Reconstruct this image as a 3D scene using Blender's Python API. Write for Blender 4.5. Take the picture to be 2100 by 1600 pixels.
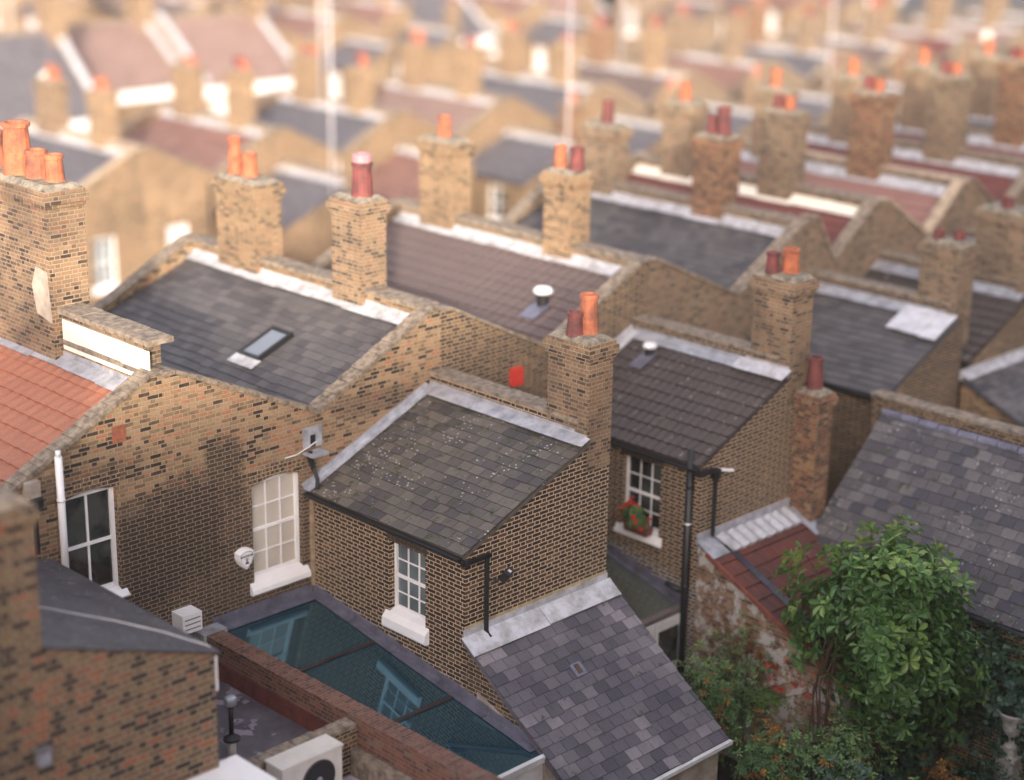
import bpy, bmesh, math, random
from math import sin, cos, pi, radians
from mathutils import Vector, Matrix
from mathutils.geometry import tessellate_polygon
random.seed(7)
S = bpy.context.scene
COL = S.collection
for o in list(bpy.data.objects): bpy.data.objects.remove(o)

# ------------------------------------------------------------------ camera
CAM = Vector((0, 0, 17.81))
cd = bpy.data.cameras.new("camera")
cam = bpy.data.objects.new("camera", cd); COL.objects.link(cam)
F, PIT, ROL, YAW = 3720.1, 0.31351, 0.01566, 0.783756
fw = Vector((sin(YAW), cos(YAW), 0)); rt = Vector((cos(YAW), -sin(YAW), 0)); up = Vector((0, 0, 1))
zc = fw * cos(PIT) - up * sin(PIT); dn = -up * cos(PIT) - fw * sin(PIT)
r2 = rt * cos(ROL) - dn * sin(ROL); d2 = rt * sin(ROL) + dn * cos(ROL)
M = Matrix((r2, -d2, -zc)).transposed().to_4x4(); M.translation = CAM
cam.matrix_world = M
cd.sensor_width = 36; cd.sensor_fit = 'HORIZONTAL'; cd.lens = F / 2100 * 36
cd.clip_end = 2000; cd.clip_start = 0.5
cd.dof.use_dof = True; cd.dof.focus_distance = 31.0; cd.dof.aperture_fstop = 0.16
S.camera = cam
# ------------------------------------------------------------------ light
sd = Vector((0.665, 0.709, -0.2365)).normalized()          # way the sunlight travels
w = bpy.data.worlds.new("World"); S.world = w; w.use_nodes = True
nt = w.node_tree; bg = nt.nodes['Background']
sky = nt.nodes.new('ShaderNodeTexSky'); sky.sky_type = 'NISHITA'; sky.sun_disc = False
EL = math.asin(-sd.z)
sky.sun_elevation = EL; sky.sun_rotation = math.atan2(-sd.x, -sd.y)
sky.dust_density = 4.0; sky.ozone_density = 0.6; sky.air_density = 1.0
hs = nt.nodes.new('ShaderNodeHueSaturation'); hs.inputs['Saturation'].default_value = 0.5
nt.links.new(sky.outputs[0], hs.inputs['Color']); mg = nt.nodes.new('ShaderNodeMix'); mg.data_type = 'RGBA'; mg.blend_type = 'MULTIPLY'; mg.inputs[0].default_value = 1; mg.inputs[7].default_value = (1.0, .955, 1.0, 1)   # lilac tint multiplied into the sky light
nt.links.new(hs.outputs[0], mg.inputs[6]); nt.links.new(mg.outputs[2], bg.inputs[0])
bg.inputs[1].default_value = 0.15
sl = bpy.data.lights.new("sun", 'SUN'); sl.energy = 2.0; sl.angle = radians(3); sl.color = (1.0, 0.88, 0.72)
so = bpy.data.objects.new("sun", sl); COL.objects.link(so)
so.rotation_euler = sd.to_track_quat('-Z', 'Y').to_euler(); so.location = (-20, -20, 40)
S.view_settings.view_transform = 'Standard'; S.view_settings.look = 'None'
S.view_settings.exposure = 1.92; S.view_settings.gamma = 1
S.render.engine = 'CYCLES'

# ------------------------------------------------------------------ materials
def newmat(name):
    m = bpy.data.materials.new(name); m.use_nodes = True
    t = m.node_tree; p = t.nodes['Principled BSDF']
    return m, t, p
class NB:
    def __init__(s, t): s.t = t
    def n(s, ty, **k):
        a = s.t.nodes.new(ty)
        for x, y in k.items(): setattr(a, x, y)
        return a
    def set(s, sock, v):
        if isinstance(v, (int, float, tuple)): sock.default_value = v
        else: s.t.links.new(v, sock)
    def m(s, op, a, b=None, c=None):
        n = s.n('ShaderNodeMath', operation=op); s.set(n.inputs[0], a)
        if b is not None: s.set(n.inputs[1], b)
        if c is not None: s.set(n.inputs[2], c)
        return n.outputs[0]
    def clamp(s, a):
        n = s.n('ShaderNodeClamp'); s.set(n.inputs[0], a); return n.outputs[0]
    def noise(s, vec, sc, det=3, rough=.55):
        n = s.n('ShaderNodeTexNoise'); n.inputs['Scale'].default_value = sc; n.inputs['Detail'].default_value = det
        n.inputs['Roughness'].default_value = rough
        if vec is not None: s.t.links.new(vec, n.inputs['Vector'])
        return n.outputs['Fac']
    def mix(s, f, a, b, bt='MIX'):
        n = s.n('ShaderNodeMix', data_type='RGBA', blend_type=bt); s.set(n.inputs[0], f)
        for i, v in ((6, a), (7, b)):
            if isinstance(v, tuple): n.inputs[i].default_value = (*v[:3], 1)
            else: s.t.links.new(v, n.inputs[i])
        return n.outputs[2]
    def ramp(s, f, stops, interp='LINEAR'):
        n = s.n('ShaderNodeValToRGB'); n.color_ramp.interpolation = interp
        e = n.color_ramp.elements
        while len(e) < len(stops): e.new(.5)
        for i, (p, c) in enumerate(stops):
            e[i].position = p; e[i].color = (*c, 1) if isinstance(c, tuple) else (c, c, c, 1)
        s.set(n.inputs[0], f); return n.outputs[0]
    def bump(s, h, strength, dist):
        n = s.n('ShaderNodeBump'); n.inputs['Strength'].default_value = strength; n.inputs['Distance'].default_value = dist
        s.t.links.new(h, n.inputs['Height']); return n.outputs[0]

def brick(name, pal, mortar, soot=0.35, sootz=None, sootcol=(.03, .024, .022), mort_dark=0.45, white=0.0, mw=0.0062, patch=None, effl=None, scale=1.0):
    m, t, p = newmat(name); b = NB(t)
    tc = b.n('ShaderNodeTexCoord'); pos = tc.outputs['Object']
    sp = b.n('ShaderNodeSeparateXYZ'); t.links.new(pos, sp.inputs[0])
    sn = b.n('ShaderNodeSeparateXYZ'); t.links.new(tc.outputs['Normal'], sn.inputs[0])
    ax = b.m('GREATER_THAN', b.m('ABSOLUTE', sn.outputs[0]), 0.6)
    az = b.m('GREATER_THAN', b.m('ABSOLUTE', sn.outputs[2]), 0.8)
    wob = b.m('MULTIPLY', b.m('SUBTRACT', b.noise(pos, 9, 2), .5), .012)
    x, y, z = sp.outputs
    xs_, ys_, zs_ = (b.m('MULTIPLY', q, scale) for q in (x, y, z))
    u = b.m('ADD', b.m('ADD', xs_, b.m('MULTIPLY', ax, b.m('SUBTRACT', ys_, xs_))), wob)
    v = b.m('ADD', b.m('ADD', zs_, b.m('MULTIPLY', az, b.m('SUBTRACT', ys_, zs_))), wob)
    vr = b.m('DIVIDE', v, .075); row = b.m('FLOOR', vr); fv = b.m('SUBTRACT', vr, row)
    mr = b.m('MODULO', b.m('ADD', row, 4000), 2)
    uu = b.m('ADD', u, b.m('MULTIPLY', mr, .169)); cr = b.m('DIVIDE', uu, .3375); c = b.m('FLOOR', cr)
    fu = b.m('SUBTRACT', uu, b.m('MULTIPLY', c, .3375)); isH = b.m('GREATER_THAN', fu, .225)
    du = b.m('MINIMUM', b.m('MINIMUM', fu, b.m('ABSOLUTE', b.m('SUBTRACT', fu, .225))), b.m('SUBTRACT', .3375, fu))
    dv = b.m('MULTIPLY', b.m('MINIMUM', fv, b.m('SUBTRACT', 1.0, fv)), .075)
    d = b.m('MINIMUM', du, dv)
    mask = b.clamp(b.m('DIVIDE', b.m('SUBTRACT', d, mw - .002), .004))     # 1 on the brick, 0 in the joint
    cv = b.n('ShaderNodeCombineXYZ'); b.set(cv.inputs[0], b.m('ADD', b.m('MULTIPLY', c, 2), isH)); b.set(cv.inputs[1], row); b.set(cv.inputs[2], ax)
    wn = b.n('ShaderNodeTexWhiteNoise', noise_dimensions='3D'); t.links.new(cv.outputs[0], wn.inputs['Vector'])
    rv = wn.outputs['Value']
    large = b.noise(pos, .55, 3)
    rv2 = b.clamp(b.m('ADD', b.m('ADD', rv, b.m('MULTIPLY', b.m('SUBTRACT', large, .5), .9)), b.m('MULTIPLY', b.m('SUBTRACT', b.noise(pos, 7, 3, .6), .5), .5)))
    col = b.ramp(rv2, pal, 'LINEAR')
    fine = b.noise(pos, 38, 4, .7)
    col = b.mix(.55, col, b.ramp(fine, [(.3, .35), (.7, 1.0)]), 'MULTIPLY')
    med = b.noise(pos, 5, 4, .65)
    mc = b.mix(b.m('MULTIPLY', med, .9), mortar, tuple(q * mort_dark for q in mortar))
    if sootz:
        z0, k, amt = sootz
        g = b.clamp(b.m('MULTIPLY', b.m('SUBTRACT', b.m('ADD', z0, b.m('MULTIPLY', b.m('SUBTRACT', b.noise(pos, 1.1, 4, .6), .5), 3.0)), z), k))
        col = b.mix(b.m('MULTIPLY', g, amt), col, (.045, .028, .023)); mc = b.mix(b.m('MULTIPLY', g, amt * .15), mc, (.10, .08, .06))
    pf = None
    if patch:                                                              # a stain: (u, v, radius u, radius v, amount)
        for (pu, pv, ru, rv_, am) in patch:
            e = b.m('ADD', b.m('POWER', b.m('ABSOLUTE', b.m('DIVIDE', b.m('SUBTRACT', u, pu), ru)), 4.0), b.m('POWER', b.m('ABSOLUTE', b.m('DIVIDE', b.m('SUBTRACT', v, pv), rv_)), 4.0))
            e = b.m('ADD', e, b.m('ADD', b.m('MULTIPLY', b.m('SUBTRACT', b.noise(pos, 1.9, 5, .65), .5), 2.6), b.m('MULTIPLY', b.m('SUBTRACT', rv, .5), .5)))
            q = b.m('MULTIPLY', b.clamp(b.m('MULTIPLY', b.m('SUBTRACT', 1.5, e), .85)), am)
            pf = q if pf is None else b.m('MAXIMUM', pf, q)
        col = b.mix(pf, col, (.032, .021, .018)); mc = b.mix(b.m('MULTIPLY', pf, .45), mc, (.12, .085, .06))
    if effl:
        z0, sl_ = effl
        h_ = b.m('SUBTRACT', z, b.m('MULTIPLY', y, sl_))
        g = b.clamp(b.m('MULTIPLY', b.m('SUBTRACT', b.m('ADD', z0, b.m('MULTIPLY', b.m('SUBTRACT', b.noise(pos, 6, 4, .7), .5), .35)), h_), 7.0))
        mc = b.mix(b.m('MULTIPLY', g, b.m('MULTIPLY', ax, .85)), mc, (.62, .58, .55))
    out = b.mix(mask, mc, col)
    sf = b.ramp(b.noise(pos, .42, 4, .6), [(.42, 0.0), (.62, 1.0)])
    sf = b.m('MULTIPLY', sf, soot)
    sm = b.m('MULTIPLY', b.m('SUBTRACT', b.noise(pos, 2.3, 4, .7), .35), soot * .9)
    sf = b.m('ADD', sf, b.clamp(sm))
    out = b.mix(b.clamp(sf), out, b.mix(.5, out, sootcol), 'MIX') if False else b.mix(b.m('MULTIPLY', b.clamp(sf), .8), out, sootcol)
    if white > 0:
        wf = b.ramp(b.noise(pos, 2.1, 6, .7), [(.60 - white * .2, 0.0), (.66 - white * .2, 1.0)])
        out = b.mix(b.m('MULTIPLY', wf, .8), out, (.5, .48, .46))
    t.links.new(out, p.inputs['Base Color']); p.inputs['Roughness'].default_value = .92
    h = b.m('ADD', b.m('MULTIPLY', mask, 1.0), b.m('MULTIPLY', fine, .35))
    t.links.new(b.bump(h, .8, .012), p.inputs['Normal'])
    return m

STOCK = [(0.0, (.045, .028, .022)), (.25, (.10, .058, .035)), (.5, (.22, .13, .07)), (.75, (.34, .21, .10)), (1.0, (.30, .12, .06))]
B_dark = brick("dark_stock_brick", [(0, (.017, .011, .01)), (.5, (.042, .025, .019)), (.85, (.075, .043, .028)), (1, (.15, .085, .048))], (.60, .44, .285), soot=.16, mort_dark=.85, effl=(4.02, .158), mw=.0088)
B_dark2 = brick("weathered_stock_brick", [(0, (.035, .02, .016)), (.5, (.075, .042, .03)), (.85, (.15, .09, .05)), (1, (.26, .16, .085))], (.52, .39, .25), soot=.25, mort_dark=.7, mw=.008)
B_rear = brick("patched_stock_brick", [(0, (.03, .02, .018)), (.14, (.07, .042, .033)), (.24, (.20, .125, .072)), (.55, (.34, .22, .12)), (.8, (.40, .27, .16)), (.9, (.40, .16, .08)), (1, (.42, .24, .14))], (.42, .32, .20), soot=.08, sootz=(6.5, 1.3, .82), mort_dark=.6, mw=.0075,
               patch=[(-3.0, 5.75, 1.0, 1.1, .95), (-2.0, 6.6, .42, .7, .85), (-2.3, 4.6, .9, 1.2, .35), (-4.6, 6.9, 1.0, .3, .5), (2.9, 5.5, .95, 1.1, .9), (1.5, 7.15, 1.0, .22, .5)])
B_chim = brick("chimney_stock_brick", [(0, (.04, .025, .02)), (.14, (.10, .06, .04)), (.35, (.23, .14, .08)), (.75, (.35, .225, .125)), (1, (.32, .165, .09))], (.44, .34, .23), soot=.6, mort_dark=.6, mw=.0085)
B_gold = brick("yellow_stock_brick", [(0, (.07, .045, .03)), (.25, (.21, .125, .07)), (.65, (.40, .26, .135)), (1, (.36, .19, .105))], (.45, .34, .22), soot=.45, mort_dark=.6, mw=.008)
B_tan = brick("tan_stock_brick", [(0, (.06, .04, .03)), (.25, (.17, .11, .07)), (.65, (.31, .215, .13)), (1, (.32, .18, .115))], (.40, .32, .22), soot=.4, mort_dark=.6, mw=.008)
B_red = brick("red_brown_brick", [(0, (.07, .035, .025)), (.4, (.17, .075, .045)), (.7, (.30, .12, .06)), (1, (.38, .25, .13))], (.40, .31, .20), soot=.25, mort_dark=.55)
B_left = brick("mixed_orange_brick", [(0, (.025, .016, .014)), (.30, (.045, .029, .022)), (.38, (.15, .095, .06)), (.62, (.24, .155, .08)), (.78, (.20, .12, .075)), (.93, (.24, .115, .065)), (1, (.34, .12, .06))], (.33, .26, .18), soot=.06, mort_dark=.75, mw=.0075, scale=.78)
B_wash = brick("limewashed_old_brick", [(0, (.12, .06, .04)), (.4, (.25, .13, .08)), (.7, (.34, .2, .12)), (1, (.40, .28, .17))], (.34, .29, .22), soot=.2, white=.55, mort_dark=.6)
B_cope = brick("red_header_coping", [(0, (.10, .045, .035)), (.4, (.19, .075, .05)), (.8, (.27, .10, .06)), (1, (.22, .14, .10))], (.24, .20, .16), soot=.2, mort_dark=.6)

def plain(name, col, rough=.8, metal=0.0, var=.25, scale=6, dark=None, spec=.5, bump=.0, spots=None):
    m, t, p = newmat(name); b = NB(t)
    tc = b.n('ShaderNodeTexCoord'); pos = tc.outputs['Object']
    f = b.noise(pos, scale, 5, .65)
    dk = dark or tuple(c * (1 - var * 1.6) for c in col)
    lt = tuple(min(1, c * (1 + var * .5)) for c in col)
    out = b.ramp(f, [(.3, dk), (.62, lt)])
    if spots:
        sc, th, c2 = spots
        out = b.mix(b.ramp(b.noise(pos, sc, 3, .6), [(th, 0.0), (th + .03, 1.0)]), out, c2)
    t.links.new(out, p.inputs['Base Color']); p.inputs['Roughness'].default_value = rough; p.inputs['Metallic'].default_value = metal
    p.inputs['Specular IOR Level'].default_value = spec
    if bump: t.links.new(b.bump(b.noise(pos, scale * 4, 4), bump, .01), p.inputs['Normal'])
    return m
M_lead = plain("lead_flashing", (.47, .48, .52), .38, .35, .22, 4, dark=(.25, .25, .28), bump=.15)
M_leadlt = plain("weathered_pale_lead", (.50, .50, .535), .5, .1, .3, 3.5, dark=(.27, .26, .25), bump=.25)
M_leaddk = plain("dark_lead", (.19, .185, .24), .35, .3, .3, 3)
M_cope = plain("weathered_cement_coping", (.24, .19, .14), .95, 0, .45, 7, dark=(.07, .055, .045), bump=.5)
M_copelt = plain("tan_cement_coping", (.40, .31, .22), .95, 0, .35, 6, bump=.4)
M_moss = plain("mossy_cement", (.22, .19, .145), .95, 0, .5, 7, dark=(.06, .055, .04), bump=.5)
M_white = plain("white_gloss_paint", (.82, .80, .80), .35, 0, .05, 2)
M_whited = plain("dusty_white_paint", (.66, .64, .63), .5, 0, .12, 4)
M_cream = plain("cream_masonry_paint", (.83, .77, .66), .8, 0, .08, 2)
M_black = plain("black_cast_iron_paint", (.012, .012, .014), .5, 0, .3, 5)
M_grey = plain("grey_plastic", (.16, .16, .18), .5, 0, .2, 5)
M_terra = plain("terracotta", (.34, .11, .055), .9, 0, .25, 4, dark=(.13, .05, .035), bump=.3)
M_terraO = plain("bright_orange_terracotta", (.40, .12, .055), .9, 0, .3, 4, dark=(.15, .055, .035), bump=.3)
M_terraR = plain("dark_red_terracotta", (.17, .045, .04), .8, 0, .3, 4, dark=(.06, .025, .025), bump=.3)
M_felt = plain("grey_roof_felt", (.115, .102, .12), .55, 0, .35, 1.2, spots=(1.9, .575, (.26, .225, .26)))
M_feltlt = plain("pale_flat_roof", (.42, .38, .46), .45, 0, .25, 1.3)
M_redpaint = plain("oxide_red_painted_upstand", (.13, .035, .03), .7, 0, .3, 4)
M_render = plain("worn_white_render", (.36, .31, .26), .9, 0, .3, 3, dark=(.22, .17, .13), bump=.3)
M_tanrender = plain("tan_render", (.42, .31, .21), .9, 0, .25, 2)
M_stone = plain("pale_cast_stone", (.40, .38, .35), .85, 0, .3, 9, bump=.3)
M_bark = plain("brown_bark", (.09, .045, .03), .9, 0, .4, 12, bump=.5)
M_soil = plain("dark_garden_soil", (.03, .024, .017), .95, 0, .5, 5, bump=.5)
M_tarp = plain("grey_plastic_sheet", (.13, .12, .14), .35, 0, .3, 3)
M_blue = plain("dark_blue_plastic", (.01, .015, .10), .4, 0, .2, 4)
M_asph = plain("asphalt", (.055, .053, .052), .9, 0, .3, 3)
M_fanb = plain("black_fan_grille", (.012, .012, .014), .5, 0, .2, 8)
M_beige = plain("beige_steel_casing", (.62, .58, .52), .5, 0, .08, 3)
M_redpl = plain("red_box_paint", (.62, .05, .035), .5, 0, .1, 5)

def glass(name, col, rough=.04, spec=.8, var=None):
    m, t, p = newmat(name); b = NB(t)
    tc = b.n('ShaderNodeTexCoord')
    if var: t.links.new(b.ramp(b.noise(tc.outputs['Object'], 1.8, 3), [(.4, col), (.6, var)]), p.inputs['Base Color'])
    else: p.inputs['Base Color'].default_value = (*col, 1)
    p.inputs['Roughness'].default_value = rough; p.inputs['Specular IOR Level'].default_value = spec
    t.links.new(b.bump(b.noise(tc.outputs['Object'], 1.3, 1), .04, .05), p.inputs['Normal'])
    return m
G_dark = glass("dark_window_glass", (.010, .012, .012), var=(.06, .066, .062))  # paler var patches paint uneven reflections into the pane colour
G_blue = glass("curtained_window_glass", (.10, .12, .13), var=(.15, .18, .19))
G_blind = glass("window_glass_over_cream_blind", (.50, .44, .38), rough=.25, spec=.3, var=(.55, .50, .43))
G_pale = glass("window_glass_over_white_blind", (.62, .60, .60), rough=.2, spec=.3)
mt, t_, p_ = newmat("teal_mirror_roof_glass"); p_.inputs['Base Color'].default_value = (.085, .20, .27, 1); p_.inputs['Metallic'].default_value = .82
b_ = NB(t_); t_.links.new(b_.ramp(b_.noise(b_.n('ShaderNodeTexCoord').outputs['Object'], 2.5, 5, .7), [(.45, .015), (.8, .16)]), p_.inputs['Roughness']); t_.links.new(b_.bump(b_.noise(b_.n('ShaderNodeTexCoord').outputs['Object'], .9, 1), .05, .05), p_.inputs['Normal'])
G_teal = mt
mt, t_, p_ = newmat("greenish_roof_glass"); p_.inputs['Base Color'].default_value = (.26, .29, .25, 1); p_.inputs['Metallic'].default_value = .75
p_.inputs['Roughness'].default_value = .07; G_green = mt

def slate(name, pal, lichen=0.0, moss=0.0, rough=.6):
    m, t, p = newmat(name); b = NB(t)
    g = b.n('ShaderNodeNewGeometry'); tc = b.n('ShaderNodeTexCoord'); pos = tc.outputs['Object']
    rv = g.outputs['Random Per Island']
    rv = b.clamp(b.m('ADD', rv, b.m('MULTIPLY', b.m('SUBTRACT', b.noise(pos, .8, 2), .5), .9)))
    out = b.ramp(rv, pal)
    out = b.mix(.5, out, b.ramp(b.noise(pos, 14, 5, .7), [(.25, .45), (.75, 1.0)]), 'MULTIPLY')
    if lichen:
        vo = b.n('ShaderNodeTexVoronoi'); vo.inputs['Scale'].default_value = 15; t.links.new(pos, vo.inputs['Vector'])
        rad = b.m('MULTIPLY', b.clamp(b.m('SUBTRACT', b.noise(pos, .9, 3, .6), .47)), lichen)
        sc = b.n('ShaderNodeSeparateColor'); t.links.new(vo.outputs['Color'], sc.inputs[0])
        rad = b.m('MINIMUM', b.m('MULTIPLY', rad, b.m('POWER', sc.outputs[0], 2.2)), .27)
        out = b.mix(b.m('MULTIPLY', b.m('LESS_THAN', vo.outputs['Distance'], rad), .85), out, (.55, .53, .48))
    if moss:
        out = b.mix(b.ramp(b.noise(pos, 4.5, 5, .75), [(.66 - moss, 0.0), (.70 - moss, 1.0)]), out, (.035, .045, .012))
    t.links.new(out, p.inputs['Base Color']); p.inputs['Roughness'].default_value = rough
    t.links.new(b.bump(b.noise(pos, 30, 4, .7), .35, .01), p.inputs['Normal'])
    return m
SL_brown = slate("brown_grey_slate", [(0, (.058, .050, .054)), (.5, (.10, .086, .075)), (1, (.145, .122, .10))], lichen=5, moss=.09)
SL_purple = slate("purple_grey_slate", [(0, (.06, .054, .07)), (.45, (.115, .101, .12)), (.85, (.165, .143, .16)), (1, (.25, .22, .235))], lichen=.0, moss=.04)
SL_dark = slate("dark_blue_slate", [(0, (.062, .057, .062)), (.5, (.095, .086, .088)), (1, (.13, .117, .115))], moss=.0)
SL_old = slate("old_lichened_slate", [(0, (.055, .05, .065)), (.5, (.095, .085, .09)), (1, (.16, .145, .145))], lichen=3.5, moss=.07)
SL_felt = plain("smooth_dark_slate_sheet", (.055, .049, .056), .65, 0, .4, 3, spots=(11, .64, (.20, .19, .17)), bump=.6)

def tilemat(name, pal, rough=.75, wave=.28, row=.33, spotc=None, far=False):
    m, t, p = newmat(name); b = NB(t)
    uv = b.n('ShaderNodeUVMap'); sp = b.n('ShaderNodeSeparateXYZ'); t.links.new(uv.outputs[0], sp.inputs[0])
    cv = b.n('ShaderNodeCombineXYZ'); b.set(cv.inputs[0], b.m('FLOOR', b.m('DIVIDE', sp.outputs[0], wave))); b.set(cv.inputs[1], b.m('FLOOR', b.m('DIVIDE', sp.outputs[1], row)))
    wn = b.n('ShaderNodeTexWhiteNoise', noise_dimensions='2D'); t.links.new(cv.outputs[0], wn.inputs['Vector'])
    tc = b.n('ShaderNodeTexCoord'); pos = tc.outputs['Object']
    f = b.clamp(b.m('ADD', b.m('MULTIPLY', wn.outputs['Value'], .6), b.m('MULTIPLY', b.noise(pos, 1.3, 4, .6), .5)))
    out = b.ramp(f, pal)
    out = b.mix(.5, out, b.ramp(b.noise(pos, 22, 4, .7), [(.25, .4), (.75, 1.0)]), 'MULTIPLY')
    if spotc: out = b.mix(b.ramp(b.noise(pos, 7, 4, .7), [(.645, 0.0), (.675, 1.0)]), out, spotc)
    if far:
        fr = b.m('FRACT', b.m('DIVIDE', sp.outputs[1], row))
        out = b.mix(b.m('LESS_THAN', fr, .12), out, (.02, .018, .018))
    t.links.new(out, p.inputs['Base Color']); p.inputs['Roughness'].default_value = rough
    return m
T_brown = tilemat("brown_concrete_tile", [(.2, (.03, .023, .024)), (.6, (.062, .048, .047)), (1, (.10, .078, .07))], spotc=(.45, .43, .38), wave=.2)
T_brown2 = tilemat("purple_brown_tile", [(.2, (.085, .062, .065)), (.6, (.125, .092, .09)), (1, (.17, .125, .115))])
T_orange = tilemat("orange_clay_pantile", [(.2, (.25, .09, .06)), (.6, (.37, .145, .09)), (1, (.48, .20, .12))], wave=.22, row=.36)
T_red = tilemat("old_red_clay_tile", [(.15, (.03, .022, .026)), (.45, (.065, .036, .036)), (.7, (.10, .042, .036)), (.95, (.22, .05, .03))], spotc=(.16, .13, .13))
T_fred = tilemat("faded_red_tile_courses", [(.2, (.17, .085, .07)), (.8, (.27, .14, .11))], far=True)
T_fpink = tilemat("pinkish_tile_courses", [(.2, (.21, .135, .115)), (.8, (.30, .195, .165))], far=True)
T_fgrey = tilemat("far_grey_slate_courses", [(.2, (.085, .08, .095)), (.8, (.14, .13, .145))], row=.22, far=True)
T_dred = tilemat("dark_red_clay_tile", [(.2, (.10, .035, .032)), (.8, (.19, .065, .055))])
T_pink = tilemat("faded_pink_clay_tile", [(.2, (.22, .11, .10)), (.8, (.33, .18, .15))])
T_fbrown = tilemat("far_brown_tile_courses", [(.2, (.11, .075, .07)), (.8, (.17, .12, .105))], far=True)
T_fdred = tilemat("far_dark_red_tile_courses", [(.2, (.12, .035, .03)), (.8, (.19, .06, .05))], far=True)

def leafmat(name, c0, c1, c2, rough=.4, trans=.25):
    m, t, p = newmat(name); b = NB(t)
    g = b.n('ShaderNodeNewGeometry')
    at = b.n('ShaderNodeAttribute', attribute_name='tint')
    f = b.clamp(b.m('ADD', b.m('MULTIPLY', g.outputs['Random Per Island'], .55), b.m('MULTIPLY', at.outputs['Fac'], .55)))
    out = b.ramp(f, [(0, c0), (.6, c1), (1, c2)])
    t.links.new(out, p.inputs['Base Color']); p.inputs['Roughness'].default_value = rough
    p.inputs['Specular IOR Level'].default_value = .5
    tr = b.n('ShaderNodeBsdfTranslucent'); t.links.new(out, tr.inputs['Color'])
    mx = b.n('ShaderNodeMixShader'); mx.inputs[0].default_value = trans
    t.links.new(p.outputs[0], mx.inputs[1]); t.links.new(tr.outputs[0], mx.inputs[2])
    t.links.new(mx.outputs[0], t.nodes['Material Output'].inputs['Surface'])
    return m
L_tree = leafmat("glossy_green_leaf", (.035, .085, .028), (.10, .21, .045), (.34, .43, .12))
L_treed = leafmat('deep_green_leaf', (.035, .08, .025), (.085, .17, .04), (.20, .30, .07))
L_shrub = leafmat("mid_green_leaf", (.07, .14, .055), (.13, .23, .08), (.24, .32, .10), .6)
L_dark = leafmat("dark_ivy_leaf", (.018, .05, .028), (.04, .09, .045), (.08, .15, .07), .45)
L_blue = leafmat("grey_green_leaf", (.05, .09, .07), (.09, .15, .11), (.16, .23, .15), .6)
L_rust = leafmat("rust_and_yellow_leaf", (.12, .05, .02), (.25, .10, .02), (.42, .26, .03), .6)
L_red = leafmat("red_petal", (.45, .01, .01), (.65, .02, .01), (.75, .06, .02), .6)
L_orange = leafmat("orange_petal", (.6, .12, .01), (.75, .22, .02), (.8, .5, .05), .6)
L_fern = leafmat("fern_leaf", (.05, .12, .02), (.10, .21, .03), (.18, .30, .05), .5)
L_twig = plain("dry_russet_twigs", (.13, .055, .04), .9, 0, .3, 8)

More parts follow.
